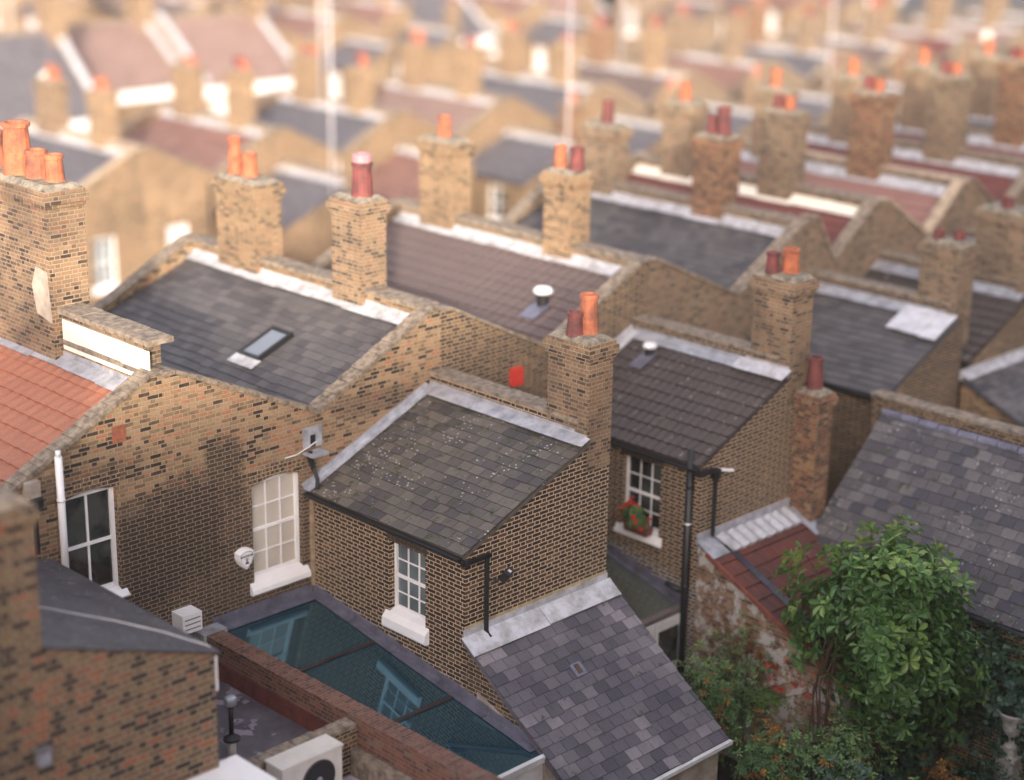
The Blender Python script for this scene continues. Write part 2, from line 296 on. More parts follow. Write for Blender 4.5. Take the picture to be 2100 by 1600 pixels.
# ------------------------------------------------------------------ mesh builder
class MB:
    def __init__(s): s.v = []; s.f = []; s.uv = []; s.tint = []; s.ct = 0.0
    def face(s, pts, uvs=None):
        i = len(s.v); s.v += [Vector(p) for p in pts]; s.f.append(tuple(range(i, i + len(pts))))
        s.uv.append(uvs or [(0, 0)] * len(pts)); s.tint += [s.ct] * len(pts)
        return s
    def shared(s, pts, faces, uvs=None):
        i = len(s.v); s.v += [Vector(p) for p in pts]; s.tint += [s.ct] * len(pts)
        for f in faces:
            s.f.append(tuple(i + k for k in f)); s.uv.append([uvs[k] for k in f] if uvs else [(0, 0)] * len(f))
        return s
    def fbox(s, O, A, B, C, a, b, c):
        O, A, B, C = Vector(O), Vector(A), Vector(B), Vector(C)
        P = [O + A * a[i] + B * b[j] + C * c[k] for i in (0, 1) for j in (0, 1) for k in (0, 1)]
        return s.shared(P, [(0, 1, 3, 2), (4, 6, 7, 5), (0, 4, 5, 1), (2, 3, 7, 6), (0, 2, 6, 4), (1, 5, 7, 3)])
    def box(s, x0, x1, y0, y1, z0, z1):
        return s.fbox((0, 0, 0), (1, 0, 0), (0, 1, 0), (0, 0, 1), (x0, x1), (y0, y1), (z0, z1))
    def prism(s, pts, D):          # polygon extruded along D
        n = len(pts); D = Vector(D); P = [Vector(p) for p in pts] + [Vector(p) + D for p in pts]
        return s.shared(P, [tuple(range(n)), tuple(range(2 * n - 1, n - 1, -1))] + [(i, (i + 1) % n, n + (i + 1) % n, n + i) for i in range(n)])
    def tube(s, pts, r, n=10, r1=None, cap=True):
        pts = [Vector(p) for p in pts]; R = []; m = len(pts)
        for i, p in enumerate(pts):
            d = (pts[min(i + 1, m - 1)] - pts[max(i - 1, 0)]).normalized()
            a = d.orthogonal().normalized() if abs(d.z) < .95 else Vector((1, 0, 0)).cross(d).normalized()
            if abs(d.z) < .95: a = d.cross(Vector((0, 0, 1))).normalized()
            b = d.cross(a); rr = r if r1 is None else r + (r1 - r) * i / (m - 1)
            R += [p + (a * cos(2 * pi * k / n) + b * sin(2 * pi * k / n)) * rr for k in range(n)]
        F = [(i * n + k, i * n + (k + 1) % n, (i + 1) * n + (k + 1) % n, (i + 1) * n + k) for i in range(m - 1) for k in range(n)]
        if cap: F += [tuple(range(n - 1, -1, -1)), tuple(range((m - 1) * n, m * n))]
        return s.shared(R, F)
    def lathe(s, c, prof, n=16, cap=True):
        c = Vector(c); P = [c + Vector((r * cos(2 * pi * k / n), r * sin(2 * pi * k / n), z)) for r, z in prof for k in range(n)]
        F = [(i * n + k, i * n + (k + 1) % n, (i + 1) * n + (k + 1) % n, (i + 1) * n + k) for i in range(len(prof) - 1) for k in range(n)]
        if cap: F += [tuple(range(n - 1, -1, -1)), tuple(range((len(prof) - 1) * n, len(prof) * n))]
        return s.shared(P, F)
    def panel(s, O, U, V, N, outline, holes, th):
        O, U, V, N = Vector(O), Vector(U), Vector(V), Vector(N)
        loops = [outline] + holes; flat = [q for l in loops for q in l]
        tris = tessellate_polygon([[Vector((q[0], q[1], 0)) for q in l] for l in loops])
        P = [O + U * q[0] + V * q[1] for q in flat]; P2 = [p + N * th for p in P]; n = len(P)
        F = [tuple(t) for t in tris] + [tuple(n + k for k in reversed(t)) for t in tris]
        o = 0
        for l in loops:
            m = len(l); F += [(o + i, o + (i + 1) % m, n + o + (i + 1) % m, n + o + i) for i in range(m)]; o += m
        return s.shared(P + P2, F)
    def build(s, name, mat, parent=None, smooth=False, norm=True):
        base = Vector(parent['_base']) if parent is not None and '_base' in parent else Vector()
        me = bpy.data.meshes.new(name); me.from_pydata([tuple(v - base) for v in s.v], [], s.f)
        if any(any(u != (0, 0) for u in q) for q in s.uv[:4]):
            l = me.uv_layers.new(name='UVMap'); k = 0
            for q in s.uv:
                for u in q: l.data[k].uv = u; k += 1
        if any(s.tint):
            a = me.attributes.new('tint', 'FLOAT', 'POINT'); a.data.foreach_set('value', s.tint)
        if norm:
            bm = bmesh.new(); bm.from_mesh(me); bmesh.ops.recalc_face_normals(bm, faces=bm.faces); bm.to_mesh(me); bm.free()
        if smooth:
            for p in me.polygons: p.use_smooth = True
        me.materials.append(mat)
        o = bpy.data.objects.new(name, me); COL.objects.link(o)
        if parent is not None: o.parent = parent; o['_base'] = tuple(base)
        return o
USED = set()
def tag(o, label, cat, group=None, kind=None):
    if label: o['label'] = label
    if cat: o['category'] = cat
    if group: o['group'] = group
    if kind: o['kind'] = kind
    return o
def thing(name, loc, label, cat, group=None):
    o = bpy.data.objects.new(name, None); COL.objects.link(o); o.location = loc; o['_base'] = tuple(loc); o.empty_display_size = .2
    return tag(o, label, cat, group)
def structure(name, mb, mat):
    return tag(mb.build(name, mat), None, None, None, 'structure')
X, Y, Z = Vector((1, 0, 0)), Vector((0, 1, 0)), Vector((0, 0, 1))

# ---- roof coverings.  A = lower-left corner, E = eave direction, U = up-slope direction (unit vectors)
def slates(A, E, U, w, h, sw=.29, sh=.215, mb=None):
    mb = mb or MB(); A, E, U = Vector(A), Vector(E).normalized(), Vector(U).normalized(); N = E.cross(U).normalized()
    if N.z < 0: N = -N
    rows = int(math.ceil(h / sh))
    mb.fbox(A, E, U, N, (0.0, w), (0, h), (-.09, -.03))
    for r in range(rows):
        v0 = r * sh - .01; v1 = min(h, (r + 1) * sh + .02); x = -(sw / 2 if r % 2 else 0)
        while x < w - .02:
            a = max(0, x + .005); b = min(w, x + sw - .005); j = random.uniform(-.006, .006); k = random.uniform(0, .004)
            if b - a > .03:
                if random.random() < .02: j -= .03
                def sg(u, v): return N * (.016 * sin(u * 1.7 + 1) * sin(v * 1.3 + .5) + .008 * sin(u * 3.9 + v * 2.1))
                P = [A + E * a + U * (v0 + j), A + E * b + U * (v0 + j + random.uniform(-.003, .003)), A + E * b + U * v1, A + E * a + U * v1]
                P = [p + sg(q[0], q[1]) for p, q in zip(P, ((a, v0), (b, v0), (b, v1), (a, v1)))]
                lo = .022 + k; P2 = [P[0] + N * lo, P[1] + N * (lo + random.uniform(-.002, .004)), P[2] + N * .004, P[3] + N * .004]
                mb.shared([P[0], P[1]] + P2, [(0, 1, 3, 2), (2, 3, 4, 5), (0, 2, 5), (1, 4, 3)])
            x += sw
    return mb
def tiles(A, E, U, w, h, wave=.28, row=.33, amp=.030, flat=False):
    mb = MB(); A, E, U = Vector(A), Vector(E).normalized(), Vector(U).normalized(); N = E.cross(U).normalized()
    if N.z < 0: N = -N
    nx = max(2, int(w / wave * 6)); rows = int(math.ceil(h / row))
    mb.fbox(A, E, U, N, (.01, w - .01), (.01, h), (-.06, -.045))
    def prof(x):
        if flat: q = (x / wave) % 1; return (-.014 if q < .07 else 0)
        return amp * (cos(2 * pi * x / wave) * .5 + .5) ** 1.5
    for r in range(rows):
        v0 = r * row; v1 = min(h, v0 + row + .01); P = []; UVs = []
        sag = [random.uniform(-.003, .003) for _ in range(int(w / wave) + 2)]
        for k, (v, lift) in enumerate(((v0, 0.0), (v0, .045), (v1, .0))):
            for i in range(nx + 1):
                x = w * i / nx; P.append(A + E * x + U * (v + sag[int(x / wave)]) + N * (prof(x) + lift - (.03 if k == 0 else 0))); UVs.append((x + .001, (v0 + .01) if k < 2 else v1 - .02))
        F = [(k * (nx + 1) + i, k * (nx + 1) + i + 1, (k + 1) * (nx + 1) + i + 1, (k + 1) * (nx + 1) + i) for k in (0, 1) for i in range(nx)]
        mb.shared(P, F, UVs)
    return mb
def sheetroof(A, E, U, w, h, th=.06):
    mb = MB(); A, E, U = Vector(A), Vector(E).normalized(), Vector(U).normalized(); N = E.cross(U).normalized()
    if N.z < 0: N = -N
    P = [A + E * a + U * b + N * c for c in (0, -th) for a, b in ((0, 0), (w, 0), (w, h), (0, h))]
    uv = [(0.001, 0), (w, 0), (w, h), (0, h)] * 2
    return mb.shared(P, [(0, 1, 2, 3), (7, 6, 5, 4), (0, 4, 5, 1), (1, 5, 6, 2), (2, 6, 7, 3), (3, 7, 4, 0)], uv)

# ---- sash window.  O = lower-left corner of the opening on the wall face, U to the right seen from outside, N inwards
def window(T, O, U, N, w, h, cols=3, rows=4, glassm=None, rec=.10, sill=.16, arch=0.0, name='window', sillmat=None, midrail=True, fw=.06, bar=.022):
    O, U, N = Vector(O), Vector(U), Vector(N); V = Z; m = MB()
    r = rec
    for a, b in (((0, fw), (0, h)), ((w - fw, w), (0, h)), ((fw, w - fw), (h - fw, h)), ((fw, w - fw), (0, fw))):
        m.fbox(O, U, V, N, a, b, (r, r + .09))
    iw, ih = w - 2 * fw, h - 2 * fw
    m.fbox(O, U, V, N, (fw, w - fw), (fw, fw + .05), (r + .02, r + .08))
    if midrail: m.fbox(O, U, V, N, (fw, w - fw), (h / 2 - .025, h / 2 + .025), (r + .01, r + .07))
    for i in range(1, cols): 
        u = fw + iw * i / cols; m.fbox(O, U, V, N, (u - bar / 2, u + bar / 2), (fw, h - fw), (r + .025, r + .05))
    for j in range(1, rows):
        if midrail and j * 2 == rows: continue
        v = fw + ih * j / rows; m.fbox(O, U, V, N, (fw, w - fw), (v - bar / 2, v + bar / 2), (r + .027, r + .048))
    f = m.build(name, M_white, T)
    g = MB().fbox(O, U, V, N, (.02, w - .02), (.02, h - .02), (r + .055, r + .062) if False else (r + .052, r + .058))
    g.build('pane', glassm or G_dark, f)
    if sill:
        s = MB(); e = .10
        P = [O + U * (-e) + V * (-sill) - N * .0, ]
        prof = [(-.09, -sill), (-.11, -sill + .03), (-.10, -.10), (-.004, .008), (r + .002, .05), (r + .002, .003), (-.004, .003), (-.004, -sill)]
        s.prism([O - U * e + N * a + V * b for a, b in prof], U * (w + 2 * e)); s.build('sill', sillmat or M_white, f)
    return f
def hole(u, v, w, h, arch=0.0, n=6):
    if not arch: return [(u, v), (u + w, v), (u + w, v + h), (u, v + h)]
    return [(u, v), (u + w, v)] + [(u + w * (1 - k / n), v + h + arch * sin(pi * (k / n))) for k in range(n + 1)]
def archbricks(T, O, U, N, w, h, arch, mat):
    m = MB(); n = 13; O, U, N = Vector(O), Vector(U), Vector(N)
    for k in range(n):
        t = (k + .5) / n; u = w * (1.12 * t - .06); v = h + arch * sin(pi * t) + .008; lean = (t - .5) * .28
        D = (Z + U * lean).normalized(); S_ = U - D * U.dot(D); S_.normalize()
        m.fbox(O + U * u + Z * v, S_, D, N, (-.031, .031), (0, .225), (-.006, .05))
    return m.build('arch', mat, T)

# ---- chimney stack with pots as its sub-parts
def chimney(T, x0, x1, y0, y1, z0, z1, mat, pots=(), corbel=True, cap=None, name='chimney'):
    m = MB(); e = .0
    zt = z1 - .32 if corbel else z1 - .06
    m.box(x0, x1, y0, y1, z0, zt)
    if corbel:
        m.box(x0 - .035, x1 + .035, y0 - .035, y1 + .035, zt, zt + .075)
        m.box(x0 - .07, x1 + .07, y0 - .07, y1 + .07, zt + .075, zt + .225)
        m.box(x0 - .03, x1 + .03, y0 - .03, y1 + .03, zt + .225, z1 - .02)
    c = m.build(name, mat, T)
    h = MB(); a = .03 if corbel else 0.01
    h.shared([(x0 - a + .02, y0 - a + .02, z1 - .02), (x1 + a - .02, y0 - a + .02, z1 - .02), (x1 + a - .02, y1 + a - .02, z1 - .02), (x0 - a + .02, y1 + a - .02, z1 - .02),
              (x0 + .1, y0 + .1, z1 + .07), (x1 - .1, y0 + .1, z1 + .07), (x1 - .1, y1 - .1, z1 + .07), (x0 + .1, y1 - .1, z1 + .07)],
             [(3, 2, 1, 0), (4, 5, 6, 7), (0, 1, 5, 4), (1, 2, 6, 5), (2, 3, 7, 6), (3, 0, 4, 7)])
    h.build('flaunching', cap or M_moss, c)
    for (px, py, ph, pr, pm) in pots:
        ph *= .84; pr *= 1.06
        q = MB(); prof = [(pr * 1.12, 0), (pr * 1.02, .06), (pr * .95, ph * .5), (pr * .84, ph - .09), (pr * 1.0, ph - .08), (pr * 1.0, ph - .015), (pr * .9, ph), (pr * .7, ph), (pr * .7, ph - .15)]
        q.lathe((px, py, z1 + .05), prof, 14); q.build('chimney_pot', pm, c, smooth=False)
    return c
def coping_x(m, x0, x1, y0, y1, z, th=.07):
    m.box(x0, x1, y0, y1, z, z + th)

# ---- V-shaped (butterfly) gable wall facing -y, with coping
def vwall(T, x0, x1, y, th, zb, prof, holes, mat, cope=M_cope, name='rear_wall', copw=.05, copn='coping', rowlock=False):
    m = MB(); out = [(x0, zb), (x1, zb)] + [(a, b) for a, b in reversed(prof)]
    m.panel((0, y, 0), X, Z, Y, out, holes, th); wl = m.build(name, mat, T)
    c = MB()
    for (a, za), (b, zb_) in zip(prof[:-1], prof[1:]):
        D = Vector((b - a, 0, zb_ - za)); L = D.length; D.normalize(); N = Vector((-D.z, 0, D.x))
        if rowlock:
            n = int(L / .115)
            for k in range(n):
                j = random.uniform(-.012, .014)
                c.fbox(Vector((a, y, za)), D, Y, N, (L * k / n + .004, L * (k + 1) / n - .004), (-copw + j, th + copw + j * .5), (.006, .085 + random.uniform(-.01, .015)))
            c.fbox(Vector((a, y, za)), D, Y, N, (0, L), (-copw + .03, th + copw - .03), (.004, .065))
        else:
            c.fbox(Vector((a, y, za)), D, Y, N, (0, L), (-copw, th + copw), (.003, .075))
    c.build(copn, cope, T)
    return wl

def butterfly(T, x0, x1, y0, y1, zb, zv, zp, mat, roof, holes=(), xv=None, parapet=True, party=None, leadm=None, cope=M_cope, rowlock=False, both=True, prz=None, far=False, front=True, frontcope=None):
    """main house body: rear V wall at y0, front V wall at y1, party wall on x1, roof falling from x1 to the valley xv."""
    xv = xv or (x0 + x1) / 2
    prof = [(x0, zp), (x0 + .25, zp), (xv, zv), (x1 - .25, zp), (x1, zp)]
    vwall(T, x0, x1, y0, .23, zb, prof, list(holes), mat, cope, rowlock=rowlock)
    if front: vwall(T, x0, x1, y1 - .23, .23, zb, prof, [], mat, frontcope or cope, name='front_wall', copn='front_coping')
    # roof slopes
    za, zr = zv - .08, (zp - .32); xr = x1 - .17; D = Vector((xr - xv, 0, zr - za)); L = D.length; D.normalize()
    A = (xv, y1 - .25, za); kind, rm = roof; W = y1 - y0 - .5
    if kind == 'slate': mb = slates(A, -Y, D, W, L)
    elif kind == 'tile': mb = tiles(A, -Y, D, W, L)
    else: mb = sheetroof(A, -Y, D, W, L)
    mb.build('roof', rm, T)
    D2 = Vector((x0 - xv, 0, zr - za)); L2 = D2.length; D2.normalize()
    sheetroof((xv, y0 + .25, za - .01), Y, D2, W, L2 - .2).build('back_roof', T_fgrey, T)
    # party wall
    pm = party or mat
    m = MB(); m.box(x1 - .17, x1 + .17, y0 + .235, y1 - .235, zb, zp - .02); m.build('party_wall', pm, T)
    c = MB(); n = int(W / .6)
    for k in range(n):
        ya = y0 + .29 + (W - .08) * k / n; yb = y0 + .29 + (W - .08) * (k + 1) / n
        c.box(x1 - .23, x1 + .23, ya + .004, yb - .004, zp - .02, zp + .05 + random.uniform(-.008, .012))
    c.build('parapet_coping', cope, T)
    # lead flashing where the roof meets the party wall
    l = MB(); N = Vector((-D.z, 0, D.x)); n = max(1, int(W / .95))
    for k in range(n):
        ya, yb = y0 + .25 + W * k / n, y0 + .25 + W * (k + 1) / n
        l.fbox((xr, 0, zr), -D, Y, N, (.0, .27 + random.uniform(-.025, .03)), (ya, yb - .01), (.068, .08 + .008 * (k % 2)))
        l.box(xr - .02, xr - .002, ya, yb - .01, zr, zr + .15 + .01 * (k % 2))
    l.build('lead_flashing', leadm or M_leadlt, T)

def lean_ext(T, x0, x1, y0, y1, ze, zr, zb, mat, roof, holes=(), par=True, w=.62, side=1, lead=M_lead, gutter=True, far=False, cope=M_cope, left_holes=None, frontholes=()):
    """rear extension: eave wall on x0, ridge against the party wall on x1 (side=1)."""
    # eave wall facing -x, with holes in (y, z) seen from outside: u = y1 - y
    m = MB(); L = y1 - y0
    m.panel((x0, y0, 0), Y, Z, X, [(0, zb), (L, zb), (L, ze), (0, ze)], list(holes), .22); m.build('side_wall', mat, T)
    k = (zr - ze) / (x1 - x0)
    m = MB(); m.panel((0, y0, 0), X, Z, Y, [(x0 + .223, zb), (x1 + w, zb), (x1 + w, zr + .12), (x1, zr + .12), (x1, zr - .05), (x0 + .223, ze + k * .223 - .03)], list(frontholes), .22)
    m.build('end_wall', mat, T)
    m = MB(); m.box(x1 + .005, x1 + .33, y0 + .223, y1, zb, zr + .3); m.build('party_wall', mat, T)
    m = MB(); n = max(1, int((y1 - y0) / .6))
    for i in range(n): m.box(x1 - .05, x1 + .39, y0 + .2 + (L - .2) * i / n + .004, y0 + .2 + (L - .2) * (i + 1) / n - .004, zr + .303, zr + .37 + random.uniform(-.01, .01))
    m.build('parapet_coping', cope, T)
    D = Vector((x1 - x0 + .12, 0, zr - ze + k * .12)); LL = D.length; D.normalize()
    A = (x0 - .12, y1, ze - k * .12 + .03); kind, rm = roof; W = L + .06
    mb = slates(A, -Y, D, W, LL) if kind == 'slate' else tiles(A, -Y, D, W, LL, wave=.20, row=.31) if kind == 'tile' else sheetroof(A, -Y, D, W, LL)
    mb.build('extension_roof', rm, T)
    N = Vector((-D.z, 0, D.x))
    l = MB(); l.fbox((x1, 0, zr + .03), -D, Y, N, (.0, .26), (y0 + .02, y1), (.075, .09)); l.box(x1 - .016, x1 + .002, y0 + .3, y1, zr, zr + .17)
    l.build('lead_flashing', lead, T)
    if gutter:
        g = MB(); gx = x0 - .17; gz = ze - k * .12 - .01
        P = []
        for yy in (y0 - .05, y1 - .02):
            for q in range(7):
                a = pi + pi * q / 6; P.append((gx + .062 * cos(a), yy, gz + .07 * sin(a)))
            P += [(gx + .05, yy, gz), (gx - .05, yy, gz)] if False else []
        F = [(q, q + 1, 8 + q - 0, 7 + q) for q in range(6)]
        P2 = [(p[0] + (.008 if p[0] < gx else -.008), p[1], p[2] + .01) for p in P]
        g.shared(P + P2, F + [(14 + a, 14 + b, 14 + c, 14 + d) for a, b, c, d in F] + [(0, 7, 21, 14), (6, 20, 27, 13), tuple(range(7)), tuple(range(7, 14))])
        g.build('gutter', M_black, T)

# ------------------------------------------------------------------ ground
g = MB(); xs = [-60, 8, 60, 400]; ys = [(-60, 0), (34, 0), (46, -3), (600, -3)]
g.shared([(x, y, z) for y, z in ys for x in xs], [(j * 4 + i, j * 4 + i + 1, (j + 1) * 4 + i + 1, (j + 1) * 4 + i) for j in range(3) for i in range(3)])
structure('ground', g, M_asph)
# ================================================================== ROW 1 (nearest terrace)
R1 = "houses of the nearest terrace"
# ---- house A : orange roof
A_ = thing('terraced_house', (13.2, 24.54, 0), "brick house with bright orange pantile roof and big multi-pot chimney at the left edge", 'house', R1)
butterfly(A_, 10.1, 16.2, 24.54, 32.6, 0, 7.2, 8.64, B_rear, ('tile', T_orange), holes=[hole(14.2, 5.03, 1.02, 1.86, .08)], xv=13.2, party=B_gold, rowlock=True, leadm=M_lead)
m = MB(); m.box(16.03, 16.37, 24.78, 27.3, 8.74, 9.18); m.build('party_wall', B_tan, A_)
m = MB(); m.box(16.012, 16.028, 24.60, 27.28, 8.52, 9.06); m.build('cream_fascia', M_cream, A_)
m = MB(); [m.box(15.93, 16.45, 24.5 + .7 * k, 25.19 + .7 * k, 9.181, 9.27 + .01 * (k % 2)) for k in range(4)]; m.build('parapet_coping', M_cope, A_)
chimney(A_, 15.85, 16.6, 27.3, 30.6, 7.6, 11.35, B_chim, [(16.2, 28.75, 1.1, .24, M_terraO), (16.25, 28.2, .6, .19, M_terra), (16.3, 27.7, .58, .16, M_terraO), (16.2, 29.5, .8, .15, M_terra), (16.2, 30.1, .8, .15, M_terra)])
m = MB(); m.shared([(15.835, 27.32, 9.0), (15.835, 27.8, 9.1), (15.835, 27.92, 9.6), (15.835, 27.75, 9.95), (15.835, 27.4, 9.9), (15.85, 27.32, 9.0), (15.85, 27.8, 9.1), (15.85, 27.92, 9.6), (15.85, 27.75, 9.95), (15.85, 27.4, 9.9)],
    [(0, 1, 2, 3, 4)] + [(i, (i + 1) % 5, 5 + (i + 1) % 5, 5 + i) for i in range(5)]); m.build('render_patch', M_render, A_)
archbricks(A_, (14.2, 24.54, 5.03), X, Y, 1.02, 1.86, .08, B_dark2)
window(A_, (14.2, 24.54, 5.03), X, Y, 1.02, 1.90, 2, 2, G_dark, sill=.1, fw=.075, bar=.04)
m = MB(); m.tube([(14.12, 24.44, 5.0), (14.12, 24.44, 7.72)], .062, 12); m.tube([(14.12, 24.44, 6.95), (14.12, 24.44, 7.0)], .072, 12); m.tube([(14.12, 24.44, 7.72), (14.12, 24.44, 7.82)], .045, 10); m.build('flue_pipe', M_white, A_, True)
m = MB(); m.tube([(13.62, 24.4, 6.2), (13.62, 24.4, 6.95)], .045); m.lathe((13.62, 24.4, 6.9), [(.06, 0), (.15, .12), (.15, .25), (.1, .25)], 8); m.build('rainwater_hopper', M_black, A_)
m = MB(); m.box(13.5, 13.75, 24.40, 24.53, 7.1, 7.42); m.build('render_patch', M_render, A_)
m = MB(); m.box(15.19, 15.45, 24.52, 24.56, 7.66, 7.95); [m.box(15.2, 15.44, 24.512, 24.52, 7.68 + .035 * k, 7.70 + .035 * k) for k in range(8)]; m.build('air_brick', M_terra, A_)
# ---- tall brick building in the lower left corner, with a lead-to roof of smooth dark slate falling to the right
KL = .985 / .76
def lp(x, y, z): return (x * KL, y * KL, 17.81 - (17.81 - z) * KL)
x1, y1, z1 = lp(10.53, 15.16, 8.8); x0, _, z0 = lp(8.44, 15.16, 9.55); yb = 18.62 * KL; zs = lp(0, 0, 11.16)[2]
L_ = thing('brick_building', (x0, y1, 0), "near building of mixed brown and orange brick with smooth dark sloping roof, lower left", 'building')
m = MB(); m.panel((0, y1, 0), X, Z, Y, [(x0 - 3, 0), (x1, 0), (x1, z1), (x0, z0), (x0 - 3, z0)], [], .23); m.build('front_wall', B_left, L_)
m = MB(); m.box(x1 - .23, x1, y1 + .233, yb - .02, 0, z1 - .04); m.build('side_wall', B_left, L_)
m = MB(); m.box(x0 - 3, x1 - .233, yb - .25, yb - .02, 0, z1 - .06); m.build('back_wall', B_left, L_)
D = Vector((x1 - x0 + .1, 0, z1 - z0 - .03)); DL = D.length; sl_ = D.z / D.x
sheetroof((x0 - .02, yb, z0 + .05), -Y, D, yb - y1 + .05, DL, .03).build('roof', SL_felt, L_)
chimney(L_, x0 - 1.7, x0 - .01, y1 - .004, y1 + 1.0, z0 - .2, zs, B_left, [], True, cap=M_cope)
m = MB(); m.box(x0 - .8, x0 - .01, y1 + 1.003, yb, z0 - .2, z0 + .4); m.build('party_wall', B_dark2, L_)
chimney(L_, 7.0, 8.9, 18.6, 19.9, 0, 11.6, B_dark2, [(8.0, 19.2, .8, .15, M_terra)])  # unseen chimney added left of the view to shade the orange roof
m = MB()
def rz(x): return z0 + .062 + (x - x0 + .02) * sl_
m.tube([(x * .985, y * .985, rz(x * .985)) for x, y in ((11.15, 22.0), (11.5, 22.15), (11.85, 21.9), (12.4, 21.55), (13.0, 21.2), (13.5, 20.75), (13.75, 20.35), (13.90, 20.1))], .008, 6); m.build('loose_cable', M_whited, L_)
m = MB(); m.box(x1 + .01, x1 + .04, y1, y1 + .03, z1 - .6, z1 - .05); m.build('corner_trim', M_white, L_)
a, b, c = lp(8.33, 15.16, 8.38)
lamp = thing('wall_lamp', (a, y1, c), "small square grey lamp fixed low on the near brick wall at the left", 'wall lamp')
m = MB(); m.box(a - .085, a + .085, y1 - .13, y1 - .003, c - .1, c + .1); m.build('housing', plain("lilac_grey_plastic", (.30, .30, .36), .5), lamp)
m = MB(); m.box(a - .1, a + .1, y1 - .17, y1 - .003, c + .103, c + .13); m.build('hood', M_grey, lamp)

# ---- house B : slate roof, extension with slate roof, glass side return
B_ = thing('terraced_house', (19.4, 24.54, 0), "brick house with slate valley roof and small rooflight, its slate-roofed extension in the middle", 'house', R1)
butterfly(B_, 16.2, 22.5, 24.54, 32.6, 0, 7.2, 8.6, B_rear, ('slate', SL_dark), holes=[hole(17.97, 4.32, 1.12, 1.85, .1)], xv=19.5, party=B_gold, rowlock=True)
archbricks(B_, (17.97, 24.54, 4.32), X, Y, 1.12, 1.85, .1, B_dark2)
window(B_, (17.97, 24.54, 4.32), X, Y, 1.12, 1.92, 3, 4, G_blind, sill=.21, fw=.07)
chimney(B_, 22.2, 22.85, 26.5, 27.4, 7.6, 10.4, B_chim, [(22.5, 26.8, .8, .2, M_terraR)])
m = MB(); m.lathe((22.5, 26.8, 11.12), [(.19, 0), (.19, .14), (.1, .18)], 12); m.build('pot_cowl', plain("pinkish_clay_cowl", (.42, .22, .24), .7), B_)
chimney(B_, 22.2, 22.9, 29.9, 31.25, 7.6, 10.2, B_gold, [(22.5, 30.95, .95, .14, M_terraO), (22.55, 30.5, .6, .16, M_terraO)])
# rooflight on the main slope
kB = (8.28 - 7.12) / (22.33 - 19.5); D = Vector((1, 0, kB)).normalized(); N = Vector((-D.z, 0, D.x)); O = Vector((19.5, 0, 7.12))
s0 = .55
mm = MB(); mm.fbox(O, D, Y, N, (.76, .82), (27.2, 27.85), (.01, .12)); mm.fbox(O, D, Y, N, (1.62, 1.69), (27.2, 27.85), (.01, .12)); mm.fbox(O, D, Y, N, (.82, 1.62), (27.2, 27.26), (.01, .12)); mm.fbox(O, D, Y, N, (.82, 1.62), (27.79, 27.85), (.01, .12))
rf = mm.build('rooflight', M_black, B_); mm = MB(); mm.fbox(O, D, Y, N, (.80, 1.64), (27.24, 27.81), (.07, .085)); mm.build('pane', glass("rooflight_glass", (.16, .18, .21), .06, 1.0), rf)
mm = MB(); mm.fbox(O, D, Y, N, (.5, .77), (27.14, 27.91), (.045, .06)); mm.build('lead_apron', M_leadlt, rf)
# extension
lean_ext(B_, 19.32, 22.25, 20.43, 24.535, 5.82, 7.08, 0, B_dark, ('slate', SL_brown), holes=[hole(21.43 - 20.43, 4.08, .95, 1.36)])
window(B_, (19.32, 22.38, 4.08), -Y, X, .95, 1.36, 3, 4, G_blue, rec=.12, sill=.29, fw=.05, bar=.02)
m = MB()
for k in range(9): m.fbox((19.317, 22.44, 5.45), -Y, Z, X, (k * .118 + .004, k * .118 + .112), (0, .2), (-.003, .05))
m.build('lintel', B_red if False else brick("soldier_course_brick", [(0, (.04, .024, .02)), (1, (.10, .06, .045))], (.16, .12, .08), soot=.4), B_)
chimney(B_, 22.247, 22.876, 20.427, 21.43, 6.5, 8.86, B_chim, [(22.42, 20.95, .5, .14, M_terraR), (22.66, 20.85, .86, .165, M_terra)])
kE = (7.08 - 5.82) / (22.25 - 19.32); D = Vector((1, 0, kE)).normalized(); N = Vector((-D.z, 0, D.x)); O = Vector((22.247, 0, 7.11))
m = MB(); m.fbox(O, -D, Y, N, (0, .24), (20.33, 21.5), (.06, .075)); m.box(22.225, 22.245, 20.42, 21.5, 7.0, 7.2); m.build('chimney_apron', M_leadlt, B_)
# stepped flashing where the extension roof meets the main wall
m = MB(); m.fbox(Vector((19.15, 0, 5.79)), D, Y, N, (0, 3.25), (24.36, 24.5), (.045, .06)); m.fbox(Vector((19.15, 0, 5.79)), D, Y, N, (0, 3.3), (24.50, 24.53), (.02, .17)); m.build('lead_flashing', M_lead, B_)
m = MB(); m.tube([(19.3, 24.44, 6.25), (19.27, 24.3, 6.05), (19.2, 24.22, 5.92)], .04); m.tube([(19.2, 24.44, 6.55), (19.3, 24.44, 6.2)], .07, 10, .045); m.build('rainwater_outlet', M_black, B_)
m = MB(); m.box(19.13, 19.26, 24.47, 24.535, 6.62, 7.0); m.box(19.40, 19.53, 24.47, 24.535, 6.62, 7.0); m.box(19.26, 19.40, 24.47, 24.535, 6.86, 7.0); m.fbox((19.13, 24.25, 6.5), X, Y, Z, (0, .38), (0, .28), (0, .05)); m.build('lead_chute', M_lead, B_)
m = MB(); m.box(19.26, 19.40, 24.50, 24.53, 6.62, 6.86); m.build('outlet_dark_panel', M_black, B_)  # black panel painted in for the darkness inside the outlet hole
m = MB(); m.tube([(18.7, 24.50, 6.55), (18.95, 24.48, 6.56), (19.25, 24.47, 6.66), (19.4, 24.46, 6.72)], .012, 6); m.build('stray_cable', M_whited, B_)
m = MB(); m.box(19.25, 19.31, 24.46, 24.53, 3.9, 5.75); m.build('corner_mortar_fillet', plain("pale_mortar_fillet", (.36, .26, .17), .9), B_)
